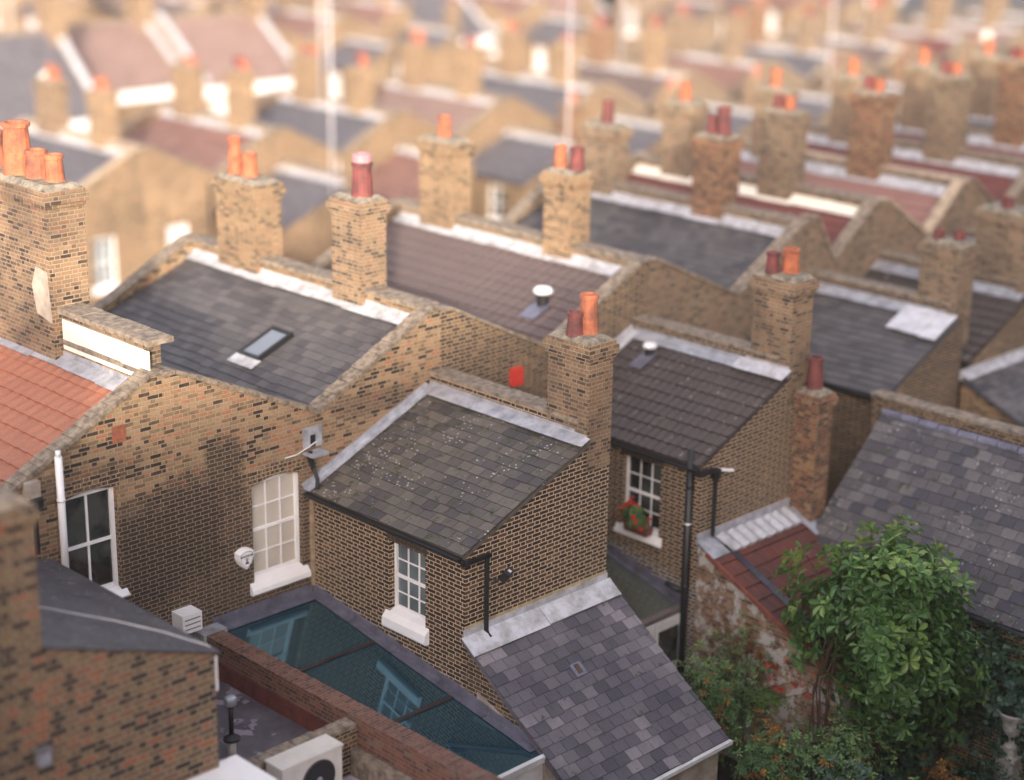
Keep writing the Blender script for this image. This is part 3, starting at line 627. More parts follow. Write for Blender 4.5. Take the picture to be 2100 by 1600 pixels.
# downpipe on the end wall
m = MB(); m.box(19.2, 19.26, 20.26, 20.33, 5.62, 5.74)
m.fbox((19.14, 20.30, 5.63), X, Y, Z, (0, .68), (0, .07), (0, .07)); m.tube([(19.75, 20.35, 5.68), (19.75, 20.35, 4.28), (19.77, 20.26, 4.17)], .042, 10); m.build('downpipe', M_black, B_)
# lean-to below the end wall
LT = .735
m = MB(); m.panel((19.32, 0, 0), Y, Z, X, [(17.62, 0), (20.427, 0), (20.427, 4.2), (17.62, 2.15)], [], .2); m.build('lean_to_wall', B_dark2, B_)
m = MB(); m.box(19.523, 22.87, 17.62, 17.8, 0, 2.14); m.build('lean_to_end_wall', M_render, B_)
m = MB(); m.panel((22.69, 0, 0), Y, Z, X, [(17.8, 0), (20.427, 0), (20.427, 4.2), (17.8, 2.2)], [], .2); m.build('lean_to_wall', B_dark2, B_)
U = Vector((0, 20.42 - 17.5, 4.24 - 2.13)).normalized()
slates((19.27, 17.5, 2.13), X, U, 3.68, 3.6, .30, .215).build('lean_to_roof', SL_purple, B_)
N = Vector((0, -U.z, U.y))
m = MB(); m.fbox((19.2, 20.425, 4.235), X, -U, N, (0, 1.85), (0, .40), (.055, .07)); m.fbox((19.2, 20.425, 4.235), X, -U, N, (1.86, 3.72), (0, .38), (.058, .073)); m.box(19.28, 22.88, 20.40, 20.426, 4.2, 4.40); m.build('lead_flashing', M_leadlt, B_)
m = MB(); m.box(19.3, 22.86, 20.405, 20.426, 4.402, 4.45); m.build('mortar_fillet', plain("yellow_mortar_fillet", (.42, .33, .19), .9), B_)
m = MB(); m.box(19.3, 22.98, 17.40, 17.48, 2.05, 2.12); m.build('gutter', M_whited, B_)
m = MB(); m.fbox((20.85, 0, 0), X, Y, Z, (0, .12), (19.2, 19.34), (3.35, 3.36)); 
m = MB(); q = Vector((21.0, 19.35, 0)); q.z = 2.13 + (q.y - 17.5) * (2.11 / 2.92)
m.fbox(q, X, U, N, (-.13, .13), (-.14, .12), (.03, .036)); m.build('slate_vent_plate', M_leaddk, B_)
m = MB(); m.fbox(q, X, U, N, (-.05, .05), (-.09, .09), (.031, .045)); m.build('slate_vent', plain("rust", (.09, .05, .035)), B_)
m = MB(); m.fbox((19.30, 20.3, 3.22), Y, Z, X, (-2.6, .1), (-.95, -.6), (-.012, .0)) if False else m.panel((19.305, 0, 0), Y, Z, X, [(17.64, 1.3), (20.1, 2.2), (20.1, 3.35), (18.9, 2.93), (17.64, 2.10)], [], .012); m.build('white_render', M_render, B_)
# glass side-return roof
gs = .158
G = Vector((0, 1, gs)).normalized(); GN = Vector((0, -G.z, G.y)); Og = Vector((17.0, 18.5, 2.80))
m = MB(); m.fbox(Og, X, G, GN, (0.0, 2.3), (0, 6.1), (-.02, 0)); m.build('glass_roof', G_teal, B_)
bm_ = plain("brown_bronze_bar", (.05, .03, .03), .4)
for v in (2.05, 4.12): MB().fbox(Og, X, G, GN, (0.0, 2.3), (v, v + .07), (.003, .03)).build('glazing_bar', bm_, B_)
m = MB()
for k in range(5):
    a = .15 + k * 1.19; m.fbox(Og, X, G, GN, (2.14, 2.315), (a, a + 1.17), (.018, .03 + .004 * (k % 2))); m.fbox(Og, X, G, GN, (2.296, 2.316), (a, a + 1.17), (.03, .17 + .01 * (k % 2)))
for k in range(2): m.box(17.02 + 1.13 * k, 18.14 + 1.13 * k, 24.26, 24.53, 3.735 + .004 * k, 3.76 + .004 * k); m.box(17.02 + 1.13 * k, 18.14 + 1.13 * k, 24.51, 24.534, 3.76, 3.93)
m.build('lead_flashing', M_leaddk, B_)
m = MB(); m.fbox(Og, X, G, GN, (.0, 2.3), (-.08, -.003), (-.1, .03)); m.build('gutter', M_whited, B_)
m = MB(); m.box(17.02, 19.3, 18.50, 18.6, 0, 2.66); m.build('glazed_front', M_whited, B_)

# ---- parapet wall, flat roofs, wall behind the air conditioner
pw = thing('parapet_wall', (16.84, 20, 0), "long red brick boundary wall topped with bricks on edge, running beside the glass roof", 'wall')
m = MB(); m.box(16.68, 17.0, 15.4, 24.2, 0, 3.70); m.build('wall', B_cope, pw)
m = MB(); n = 78
for k in range(n):
    y = 15.4 + 8.8 * k / n; m.box(16.66 + random.uniform(-.006, .006), 17.02 + random.uniform(-.006, .006), y + .004, y + 8.8 / n - .004, 3.703, 3.82 + random.uniform(-.006, .006))
m.build('coping', B_cope, pw)
m = MB(); m.box(16.655, 16.677, 20.4, 24.2, 3.1, 3.42); m.build('painted_upstand', M_redpaint, pw)
m = MB(); m.box(16.6, 17.1, 24.2, 24.5, 3.3, 3.84); m.build('lead_cap', M_lead, pw)
fr = thing('flat_roof', (15.2, 22.4, 0), "purple-grey felt flat roof with pale water stains beside the red parapet", 'roof')
m = MB(); m.box(13.88, 16.65, 20.36, 24.52, 2.9, 3.1); m.build('roof_deck', M_felt, fr)
m = MB(); m.box(13.87, 15.3, 24.36, 24.53, 3.1, 3.5); m.build('upstand', M_cope, fr)
w2 = thing('parapet_wall', (15.3, 20.2, 0), "short mossy weathered brick wall behind the beige air conditioner", 'wall')
m = MB(); m.box(13.88, 16.66, 20.12, 20.35, 0, 3.66); m.build('wall', B_dark2, w2)
m = MB()
for k in range(12): m.box(13.88 + .23 * k, 14.10 + .23 * k, 20.09 + random.uniform(-.01, .01), 20.38 + random.uniform(-.01, .01), 3.663, 3.74 + random.uniform(-.01, .02))
m.build('coping', M_cope, w2)
f2 = thing('flat_roof', (15, 18, 0), "pale lilac flat roof in front of the air conditioner at the bottom edge", 'roof')
m = MB(); m.box(12.0, 16.65, 13.0, 20.1, 2.6, 2.85); m.build('roof_deck', M_feltlt, f2)
m = MB(); m.box(16.5, 16.65, 13.0, 20.1, 2.853, 3.3); m.build('upstand', M_cope, f2)
m = MB(); m.box(16.0, 16.03, 14, 20.0, 2.853, 2.865); m.build('lead_roll', M_feltlt, f2)
# vent pipe
vp = thing('vent_pipe', (15.2, 21.5, 3.1), "thin dark vent pipe with a shiny metal cap standing on the purple flat roof", 'vent pipe')
m = MB(); m.lathe((15.2, 21.5, 3.1), [(.075, 0), (.065, .34)], 12); m.build('base', M_beige, vp, True)
m = MB(); m.lathe((15.2, 21.5, 3.42), [(.03, 0), (.14, .0), (.14, .04), (.05, .1)], 14); m.build('collar', M_black, vp)
m = MB(); m.tube([(15.2, 21.5, 3.45), (15.2, 21.5, 4.05)], .04, 12); m.build('pipe', M_black, vp, True)
m = MB(); m.lathe((15.2, 21.5, 4.03), [(.085, 0), (.105, .02), (.10, .12), (.085, .15), (0.02, .165)], 16); m.build('cap', M_lead, vp, True)
# air conditioners
ac = thing('air_conditioner', (15.4, 19.88, 2.9), "beige outdoor air conditioning unit with round black fan, in front of the mossy wall", 'air conditioner')
m = MB(); m.box(14.8, 15.97, 19.66, 20.06, 2.98, 3.76); m.box(14.78, 15.99, 19.64, 20.08, 3.763, 3.80); m.box(14.9, 15.0, 19.7, 20.0, 2.87, 2.98); m.box(15.75, 15.85, 19.7, 20.0, 2.87, 2.98); m.build('casing', M_beige, ac)
m = MB(); c = Vector((15.5, 19.655, 3.36)); n = 28
m.shared([c + Vector((.33 * cos(2 * pi * k / n), 0, .33 * sin(2 * pi * k / n))) for k in range(n)] + [c + Vector((.31 * cos(2 * pi * k / n), -.02, .31 * sin(2 * pi * k / n))) for k in range(n)], [(k, (k + 1) % n, n + (k + 1) % n, n + k) for k in range(n)] + [tuple(range(n, 2 * n))]); fan = m.build('fan_grille', M_fanb, ac)
m = MB(); m.lathe((0, 0, 0), [(.05, 0), (.05, .01)], 12); m.v = [Vector((v.x + c.x, c.y - .022 - v.z, v.y + c.z)) for v in m.v]; m.build('hub', M_lead, fan)
ac2 = thing('air_conditioner', (13.6, 19.25, 2.9), "white topped equipment box cut off by the bottom edge, left of the beige air conditioner", 'air conditioner')
m = MB(); m.box(13.1, 14.02, 18.78, 19.75, 2.86, 4.25); m.box(13.07, 14.05, 18.75, 19.78, 4.253, 4.30); m.build('casing', M_white, ac2)
m = MB(); [m.box(13.2, 13.9, 18.765, 18.778, 3.1 + .09 * k, 3.14 + .09 * k) for k in range(10)]; m.build('grille', M_grey, ac2)
# things on the walls
bx = thing('vent_box', (16.33, 24.4, 4.0), "white louvred flue box on the rear wall left of the glass roof", 'vent box')
m = MB(); m.box(16.18, 16.58, 24.2, 24.535, 3.98, 4.33); m.build('box', M_white, bx)
m = MB(); [m.box(16.22, 16.54, 24.19, 24.198, 4.05 + .09 * k, 4.07 + .09 * k) for k in range(3)]; m.build('louvre', M_grey, bx)
al = thing('alarm_box', (17.72, 24.4, 4.9), "white shield-shaped burglar alarm box beside the window with the cream blind", 'alarm box')
def shield(s, y, z0=4.9, x0=17.72):
    pts = [(-.17, .13), (-.09, .175), (0, .19), (.09, .175), (.17, .13), (.165, .02), (.12, -.09), (.05, -.17), (0, -.21), (-.05, -.17), (-.12, -.09), (-.165, .02)]
    return [(x0 + a * s, y, z0 + b * s) for a, b in pts]
def loft(m, rings):
    n = len(rings[0]); P = [p for r in rings for p in r]
    m.shared(P, [(i * n + k, i * n + (k + 1) % n, (i + 1) * n + (k + 1) % n, (i + 1) * n + k) for i in range(len(rings) - 1) for k in range(n)] + [tuple(range((len(rings) - 1) * n, len(rings) * n))]); return m
loft(MB(), [shield(1.02, 24.535), shield(1.0, 24.44), shield(.9, 24.40)]).build('cover', M_white, al)
m = MB(); a, b = shield(.80, 24.397), shield(.76, 24.397); n = 12; m.shared(a + b, [(k, (k + 1) % n, n + (k + 1) % n, n + k) for k in range(n)]); m.build('emblem_outline', M_black, al)
def text(body, size, loc, U, V, mat, name, parent, bold=.0):
    cu = bpy.data.curves.new('lettering', 'FONT'); cu.body = body; cu.size = size; cu.align_x = 'CENTER'; cu.align_y = 'CENTER'; cu.offset = bold; cu.extrude = .001
    to = bpy.data.objects.new('lettering', cu); COL.objects.link(to); bpy.context.view_layer.update()
    me = bpy.data.meshes.new_from_object(to.evaluated_get(bpy.context.evaluated_depsgraph_get())); bpy.data.objects.remove(to)
    U, V = Vector(U), Vector(V); N = U.cross(V); L = Vector(loc)
    mb = MB(); mb.shared([L + U * v.co.x + V * v.co.y + N * v.co.z for v in me.vertices], [tuple(p.vertices) for p in me.polygons])
    return mb.build(name, mat, parent, norm=False)
text("BANHAM", .064, (17.72, 24.394, 4.965), X, Z, M_black, 'lettering', al, .0008)
m = MB(); m.box(17.69, 17.75, 24.393, 24.396, 4.83, 4.845); m.box(17.675, 17.765, 24.393, 24.396, 4.815, 4.83); m.box(17.70, 17.706, 24.393, 24.396, 4.845, 4.91); m.box(17.734, 17.74, 24.393, 24.396, 4.845, 4.91); m.box(17.716, 17.725, 24.393, 24.396, 4.85, 4.90); m.box(17.69, 17.75, 24.393, 24.396, 4.91, 4.918); m.build('emblem', M_black, al)
fl = thing('floodlight', (20.07, 20.3, 5.24), "small black floodlight on an arm on the sooty end wall beside the downpipe", 'floodlight')
m = MB(); m.tube([(19.86, 20.42, 5.18), (19.93, 20.3, 5.17), (20.02, 20.25, 5.2)], .018, 6); m.build('arm', M_black, fl)
Fv = Vector((.35, -.8, -.5)).normalized(); Us = Fv.cross(Z).normalized(); Vs = Us.cross(Fv)
m = MB(); m.fbox((20.1, 20.22, 5.24), Us, Vs, Fv, (-.13, .13), (-.09, .09), (-.07, .06)); m.build('housing', M_black, fl)
m = MB(); m.fbox((20.1, 20.22, 5.24), Us, Vs, Fv, (-.05, .02), (.091, .096), (-.03, .03)); m.build('label_plate', M_whited, fl)
rb = thing('alarm_box', (24.52, 24.45, 6.85), "bright red box on the shaded gable wall left of the middle chimney", 'alarm box')
m = MB(); m.box(24.38, 24.66, 24.42, 24.535, 6.68, 7.05); m.box(24.40, 24.64, 24.40, 24.418, 6.70, 7.03); m.build('box', M_redpl, rb)

# ---- house C : brown tile roof
C_ = thing('terraced_house', (25.5, 24.54, 0), "brick house with brown ribbed tile roof and mushroom vent behind the middle chimney", 'house', R1)
butterfly(C_, 22.5, 28.5, 24.54, 32.6, 0, 7.2, 8.55, B_dark2, ('tile', T_brown2), xv=25.55, party=B_tan, rowlock=False)
chimney(C_, 28.2, 28.85, 26.6, 27.4, 7.6, 10.15, B_gold, [(28.45, 27.15, .6, .14, M_terraO), (28.55, 26.75, .6, .16, M_terraR)])
chimney(C_, 28.2, 28.85, 30.4, 31.5, 7.6, 10.3, B_gold, [(28.5, 30.95, .6, .15, M_terraO)])
kC = (8.23 - 7.12) / (28.33 - 25.55); D = Vector((1, 0, kC)).normalized(); N = Vector((-D.z, 0, D.x))
q = Vector((26.75, 25.95, 7.12 + kC * 1.2 + .04)); m = MB(); m.fbox(q, D, Y, N, (-.55, .05), (-.22, .22), (.02, .035)); mv = m.build('vent_plate', M_leaddk, C_)
m = MB(); m.lathe(q, [(.13, 0), (.13, .26), (.10, .28)], 16); m.build('vent_stem', M_black, mv); m = MB(); m.lathe(q + Vector((0, 0, .27)), [(.21, 0), (.22, .05), (.17, .12), (.06, .15)], 18); m.build('vent_cap', M_white, mv, True)
lean_ext(C_, 25.5, 28.1, 20.43, 24.535, 5.85, 7.05, 0, B_dark, ('tile', T_brown), holes=[hole(1.0, 4.03, 1.0, 1.5)], w=.3)
wn = window(C_, (25.5, 22.43, 4.03), -Y, X, 1.0, 1.5, 3, 4, G_dark, rec=.12, sill=.16, fw=.05, bar=.02)
m = MB()
for k in range(10): m.fbox((25.497, 22.49, 5.535), -Y, Z, X, (k * .113 + .004, k * .113 + .107), (0, .2), (-.003, .05))
m.build('lintel', bpy.data.materials["soldier_course_brick"], C_)
chimney(C_, 28.09, 28.75, 20.427, 21.4, 6.4, 8.98, B_chim, [(28.25, 21.1, .5, .13, M_terraR), (28.5, 20.85, .58, .17, M_terraO)])
kE = 1.2 / 2.6; D = Vector((1, 0, kE)).normalized(); N = Vector((-D.z, 0, D.x))
m = MB(); m.fbox((28.09, 0, 7.12), -D, Y, N, (0, .34), (20.33, 21.6), (.10, .115)); m.box(28.07, 28.088, 20.42, 21.5, 7.0, 7.25); m.build('chimney_apron', M_leadlt, C_)
m = MB(); m.fbox((25.4, 0, 5.86), D, Y, N, (0, 2.95), (24.3, 24.5), (.08, .095)); m.fbox((25.4, 0, 5.86), D, Y, N, (0, 2.95), (24.50, 24.53), (.03, .2)); m.build('lead_flashing', M_leadlt, C_)
q = Vector((27.55, 23.6, 5.9 + kE * 2.05 + .06)); m = MB(); m.fbox(q, D, Y, N, (-.5, .1), (-.17, .17), (.02, .035)); mv = m.build('vent_plate', M_leaddk, C_)
m = MB(); m.lathe(q, [(.10, 0), (.10, .16)], 14); m.build('vent_stem', M_black, mv); m = MB(); m.lathe(q + Vector((0, 0, .15)), [(.14, 0), (.16, .04), (.12, .10), (.04, .125)], 16); m.build('vent_cap', M_white, mv, True)
m = MB(); m.tube([(25.40, 20.62, 6.12), (25.40, 20.62, 0)], .072, 12); [m.tube([(25.40, 20.62, z), (25.40, 20.62, z + .09)], .088, 12) for z in (5.35, 3.25, 1.6)]
m.tube([(25.4, 20.6, 3.2), (25.3, 20.75, 3.22), (25.22, 20.95, 3.32)], .055, 10); m.build('soil_pipe', M_black, C_, True)
m = MB(); m.tube([(25.40, 20.62, 4.60), (25.40, 20.62, 4.63)], .079, 12); m.build('pipe_band', M_white, C_)
m = MB(); m.lathe((25.86, 20.36, 5.45), [(.05, -.02), (.10, .08), (.11, .22), (.09, .22)], 10); m.tube([(25.86, 20.36, 5.5), (25.86, 20.36, 4.3)], .042, 10); m.fbox((25.3, 20.3, 5.66), X, Y, Z, (0, .5), (0, .1), (0, .07)); m.build('downpipe', M_black, C_)
m = MB(); m.fbox((25.98, 20.38, 5.62), (.9, -.35, -.15), Y, Z, (0, .3), (-.05, .02), (0, .05)); m.build('broken_gutter_end', M_white, C_)
# red tiled lean-to below it
U = Vector((0, 20.42 - 16.75, 4.24 - 2.5)).normalized(); N = Vector((0, -U.z, U.y)); UL = Vector((0, 3.67, 1.74)).length
m = MB(); m.panel((25.5, 0, 0), Y, Z, X, [(16.85, 0), (20.427, 0), (20.427, 4.16), (16.85, 2.47)], [], .2); m.build('lean_to_wall', B_wash, C_)
m = MB(); m.box(25.703, 28.3, 16.85, 17.05, 0, 2.42); m.build('lean_to_end_wall', B_wash, C_)
tiles((25.44, 16.75, 2.5), X, U, 2.87, UL - .3, wave=.30, row=.34, flat=True).build('lean_to_roof', T_red, C_)
m = MB(); m.fbox((25.93, 16.8, 2.53), X, U, N, (0, .17), (.3, UL - .45), (.036, .045)); m.build('wet_tile_strip', plain("wet_dark_tile", (.035, .03, .045), .25, 0, .3, 4), C_)
m = MB(); m.fbox((25.42, 16.75, 2.5), X, U, N, (-.02, .03), (0, UL - .3), (-.05, .035)); m.build('verge', plain("red_verge", (.20, .06, .04)), C_)
lt = tiles(Vector((25.9, 16.75, 2.5)) + U * (UL - .52), X, U, 2.4, .50, wave=.28, row=.6, amp=.05)
lt.v = [v + N * .035 for v in lt.v]; lt.build('lead_flashing', M_leadlt, C_)
m = MB(); m.box(25.45, 28.35, 20.395, 20.426, 4.2, 4.42); m.fbox(Vector((25.42, 16.75, 2.5)) + U * (UL - .5), X, U, N, (0, .5), (0, .5), (.04, .055)); m.fbox(Vector((28.2, 16.75, 2.5)) + U * (UL - .9), X, U, N, (0, .3), (0, .8), (.05, .07)); m.build('lead_flashing', M_lead, C_)
chimney(C_, 28.36, 28.86, 19.86, 20.42, 0, 6.72, B_red, [(28.6, 20.15, .78, .15, M_terraR)])
m = MB(); m.box(28.32, 28.9, 19.82, 20.42, 3.6, 4.05); m.build('lead_flashing', M_lead, C_)
# glass lean-to in the yard
Og = Vector((22.9, 20.78, 2.84)); G = Vector((0, 1, .245)).normalized(); GN = Vector((0, -G.z, G.y))
m = MB(); m.fbox(Og, X, G, GN, (0, 2.58), (0, 3.8), (-.02, 0)); m.build('glass_roof', G_green, C_)
m = MB(); m.fbox(Og, X, G, GN, (.52, .60), (-.08, 3.8), (.003, .03)); m.build('glazing_bar', M_white, C_)
m = MB(); m.fbox(Og, X, G, GN, (-.02, 2.6), (-.12, .0), (-.1, .01)); m.build('eaves_beam', plain("grey_brown_beam", (.16, .13, .12)), C_)
m = MB(); m.fbox(Og, X, G, GN, (2.50, 2.58), (0, 3.8), (.012, .03))
for k in range(9): m.fbox((25.492, 0, 0), Y, Z, X, (20.75 + .4 * k, 21.15 + .4 * k), (2.85 + .245 * .4 * k, 3.12 + .245 * .4 * k), (-.008, 0))
m.build('lead_flashing', M_leaddk, C_)
d = MB(); d.box(24.62, 24.72, 20.66, 20.74, 0, 2.7); d.box(25.36, 25.47, 20.66, 20.74, 0, 2.7); d.box(24.72, 25.36, 20.66, 20.74, 2.5, 2.7); d.box(24.72, 25.36, 20.66, 20.74, 1.55, 1.7); d.box(24.72, 25.36, 20.66, 20.74, 0, .3); dd = d.build('garden_door', M_whited, C_)
d = MB(); d.box(24.72, 25.36, 20.69, 20.71, .3, 1.55); d.box(24.72, 25.36, 20.69, 20.71, 1.7, 2.5); d.build('pane', G_dark, dd)
m = MB(); m.box(22.9, 24.6, 20.66, 20.78, 0, 2.7); m.build('yard_front', M_whited, C_)
# window box with geraniums
wb = thing('window_box', (25.32, 21.85, 4.06), "terracotta plastic window box of red geraniums on the white sill", 'window box')
m = MB(); x0, x1 = 25.24, 25.46
m.shared([(x0 + .02, 21.55, 4.07), (x1 - .02, 21.55, 4.07), (x1 - .02, 22.12, 4.07), (x0 + .02, 22.12, 4.07), (x0, 21.52, 4.25), (x1, 21.52, 4.25), (x1, 22.15, 4.25), (x0, 22.15, 4.25)], [(3, 2, 1, 0), (0, 1, 5, 4), (1, 2, 6, 5), (2, 3, 7, 6), (3, 0, 4, 7), (4, 5, 6, 7)]); m.build('trough', plain("brown_plastic_trough", (.16, .055, .04), .6), wb)

# ---- house D
D_ = thing('terraced_house', (31.4, 24.54, 0), "brick house with grey slate roof behind the chimney with red and orange pots", 'house', R1)
butterfly(D_, 28.5, 34.2, 24.54, 32.6, 0, 7.25, 8.55, B_tan, ('slate', SL_dark), xv=31.6, party=B_tan)
chimney(D_, 33.9, 34.6, 27.0, 27.9, 7.6, 10.2, B_red, [(34.2, 27.25, .8, .17, M_terraR), (34.25, 27.6, .5, .15, M_terraR)])
chimney(D_, 33.9, 34.6, 30.6, 31.6, 7.6, 10.0, B_tan, [(34.2, 31.0, .7, .15, M_terraR)])
lean_ext(D_, 31.6, 34.2, 20.43, 24.535, 5.9, 7.05, 0, B_dark2, ('slate', SL_dark), w=.3)
kE = 1.15 / 2.6; Dv = Vector((1, 0, kE)).normalized(); N = Vector((-Dv.z, 0, Dv.x))
m = MB()
for k in range(3): m.fbox((34.2, 0, 7.10), -Dv, Y, N, (0, .95 - .03 * k), (20.40 + .44 * k, 20.83 + .44 * k), (.08, .093 + .006 * (k % 2)))
m.build('lead_patch', plain('bright_new_lead', (.62, .62, .66), .5, .1, .2, 3), D_)
chimney(D_, 34.21, 34.85, 20.5, 21.5, 6.4, 8.7, B_tan, [(34.4, 21.2, .25, .12, M_terraR), (34.6, 20.8, .25, .12, M_terraR)])
m = MB(); m.tube([(31.45, 20.5, 5.8), (31.45, 20.5, 0)], .05); m.build('downpipe', M_black, D_)
m = MB(); m.box(30.4, 30.66, 24.52, 24.56, 5.0, 5.16); m.build('air_brick', M_terra, D_)
m = MB(); m.box(32.3, 32.55, 24.50, 24.56, 7.05, 7.25); m.build('wall_vent', M_black, D_)
# ---- narrower houses to the right
specs = [(34.2, 37.1, 35.25, B_tan, ('tile', T_dred), "narrow brick house with dark red roof, directly right of the plain grey slate roof", M_cream),
         (37.1, 41.0, 39.3, B_tan, ('tile', T_pink), "narrow brick terraced house with pinkish tiled valley roof at the upper right", None),
         (41.0, 44.7, 42.9, B_tan, ('tile', T_dred), "narrow brick terraced house with dark red tiles at the right edge", None),
         (44.7, 48.4, 46.6, B_tan, ('tile', T_dred), "narrow brick house at the right edge, second to last of the nearest terrace", None),
         (48.4, 52.1, 50.3, B_tan, ('slate', SL_dark), "narrow brick terraced house at the right edge, last of the nearest terrace", None)]
for i, (a, b, xv, mat, roof, lab, lm) in enumerate(specs):
    H = thing('terraced_house', (xv, 24.54, 0), lab, 'house', R1)
    butterfly(H, a, b, 24.54, 32.6, 0, 7.45, 8.65, mat, roof, xv=xv, cope=M_copelt if i == 1 else M_cope, leadm=lm)  # second house: paler coping colour stands in for sunlight on it
    chimney(H, b - .35, b + .3, 27.1, 28.1, 7.6, 10.5 + .1 * i, B_red if i % 2 else B_tan, [(b - .1, 27.4, .4, .15, M_terra), (b, 27.8, .4, .15, M_terraR)])
    chimney(H, b - .3, b + .3, 30.4, 31.4, 7.6, 10.3, B_tan, [(b, 30.9, .6, .15, M_terraO)])
    if i == 0:
        lean_ext(H, 34.9, 37.1, 20.43, 24.535, 6.0, 7.05, 0, B_dark2, ('tile', T_brown), w=.35)
        chimney(H, 37.11, 37.9, 20.5, 21.9, 6.4, 8.95, B_tan, [(37.4, 21.3, .3, .14, M_terraR)])
    if i == 1:
        lean_ext(H, 38.6, 40.9, 20.43, 24.535, 6.0, 7.05, 0, B_dark2, ('tile', T_dred), w=.35)
# ---- right-hand lean-to
rl = thing('lean_to', (36.5, 19, 0), "slate-roofed lean-to with a bright lead edge at the right edge of the picture", 'lean-to')
U = Vector((0, 3.4, 1.4)).normalized(); N = Vector((0, -U.z, U.y))
slates((34.5, 17.0, 4.3), X, U, 5.5, 3.6, .3, .22).build('roof', SL_old, rl)
m = MB(); m.panel((34.58, 0, 0), Y, Z, X, [(17.05, 0), (20.40, 0), (20.40, 5.62), (17.05, 4.24)], [], .2); m.build('side_wall', B_gold, rl)
m = MB(); m.box(34.79, 40, 17.05, 17.25, 0, 4.24); m.build('end_wall', B_tan, rl)
m = MB(); m.fbox((34.5, 20.4, 5.7), X, -U, N, (0, 5.5), (0, .22), (.06, .075)); m.box(34.5, 40, 20.385, 20.415, 5.62, 5.85); m.build('lead_flashing', M_leadlt, rl)
# ---- slate cottage on the right
ct = thing('slate_roofed_outbuilding', (29.3, 15, 0), "low outbuilding with large old mossy slate roof behind the green tree", 'outbuilding')
Ds = Vector((2.55, 0, 2.40)); DL = Ds.length
slates((27.95, 19.75, 3.55), -Y, Ds, 10.5, DL, .32, .235).build('roof', SL_old, ct)
sheetroof((33.05, 9.25, 3.55), Y, (-2.55, 0, 2.4), 10.5, DL - .02).build('roof', T_fgrey, ct)
m = MB(); m.panel((0, 19.5, 0), X, Z, Y, [(28.15, 0), (32.9, 0), (32.9, 3.6), (30.5, 5.85), (28.15, 3.66)], [], .2); m.build('gable_wall', B_tan, ct)
m = MB(); m.box(28.15, 28.35, 9.5, 19.497, 0, 3.62); m.build('wall', B_dark2, ct)
m = MB(); m.tube([(27.92, 19.7, 3.5), (27.92, 9.3, 3.46)], .06, 10); m.build('gutter', M_black, ct)
m = MB()
for k in range(23): m.tube([(30.5, 19.72 - .45 * k, 5.93), (30.5, 19.29 - .45 * k, 5.94)], .10, 10)
m.build('ridge_tiles', M_leaddk, ct)
bw = thing('boundary_wall', (31.0, 15, 0), "brick wall with a worn cement coping behind the ridge of the old slate roof", 'wall')
m = MB(); m.box(30.75, 31.0, 9, 20.2, 4.0, 6.14); m.build('wall', B_dark2, bw)
m = MB(); [m.box(30.68, 31.07, 9 + .8 * k, 9.79 + .8 * k, 6.143, 6.21 + .01 * (k % 2)) for k in range(14)]; m.build('coping', M_cope, bw)
# ---- masts and dishes
def mast(x, y, z0, z1, r, lab, dish=False, arms=False):
    T = thing('aerial_mast', (x, y, z0), lab, 'mast')
    m = MB(); m.tube([(x, y, z0), (x, y, z1)], r, 10); m.build('pole', plain('galvanised_mast', (.48, .46, .49), .5, .3), T, True)
    m = MB(); a, b = Vector((.7, -.7, 0)), Vector((.7, .7, 0))
    m.fbox((x, y, z1 - .3), a, b, Z, (-.9, .9), (-.012, .012), (-.012, .012))
    for k in range(9): m.fbox((x, y, z1 - .3), b, a, Z, (-.25, .25), (-.85 + .2 * k, -.84 + .2 * k), (-.008, .008))
    m.build('aerial', M_grey, T)
mast(42.2, 52.0, -3, 15.0, .045, "tall pale aerial mast rising to the top edge left of the dark red chimney pot")
mast(47.5, 45.0, -3, 14.0, .032, "tall pale aerial mast rising behind the yellow chimney in the middle")
mast(73.2, 52.0, -3, 14.5, .035, "pale aerial mast rising behind the chimneys at the upper right")
mast(49, 61.0, 4, 12.5, .05, "thin pale aerial mast in the blurred distance, second terrace")
mast(67, 60, 4, 13, .05, "thin aerial mast far back right of the middle, second terrace")
def dish(x, y, z, r, lab):
    T = thing('satellite_dish', (x, y, z), lab, 'satellite dish')
    F = Vector((-.8, -.6, .2)).normalized(); Us = F.cross(Z).normalized(); Vs = Us.cross(F); n = 16; rings = []
    for q in (0.05, .4, .75, 1): rings.append([Vector((x, y, z)) + (Us * cos(2 * pi * k / n) + Vs * sin(2 * pi * k / n)) * r * q + F * (.18 * r * q * q) for k in range(n)])
    m = MB(); loft(m, rings[::-1]); m.build('dish', M_beige, T)
    m = MB(); m.tube([Vector((x, y, z)) - F * .02, Vector((x, y, z - .2)) - F * .35, Vector((x, y, z - .8)) - F * .35], .03); m.tube([Vector((x, y, z - r)) + F * .1, Vector((x, y, z - .1)) + F * r * .9], .02); m.build('bracket', M_grey, T)
dish(37.3, 63.4, 7.1, .42, "round white satellite dish on a chimney at the upper left")
dish(80.0, 47.6, 7.2, .24, "round white satellite dish at the upper right corner")

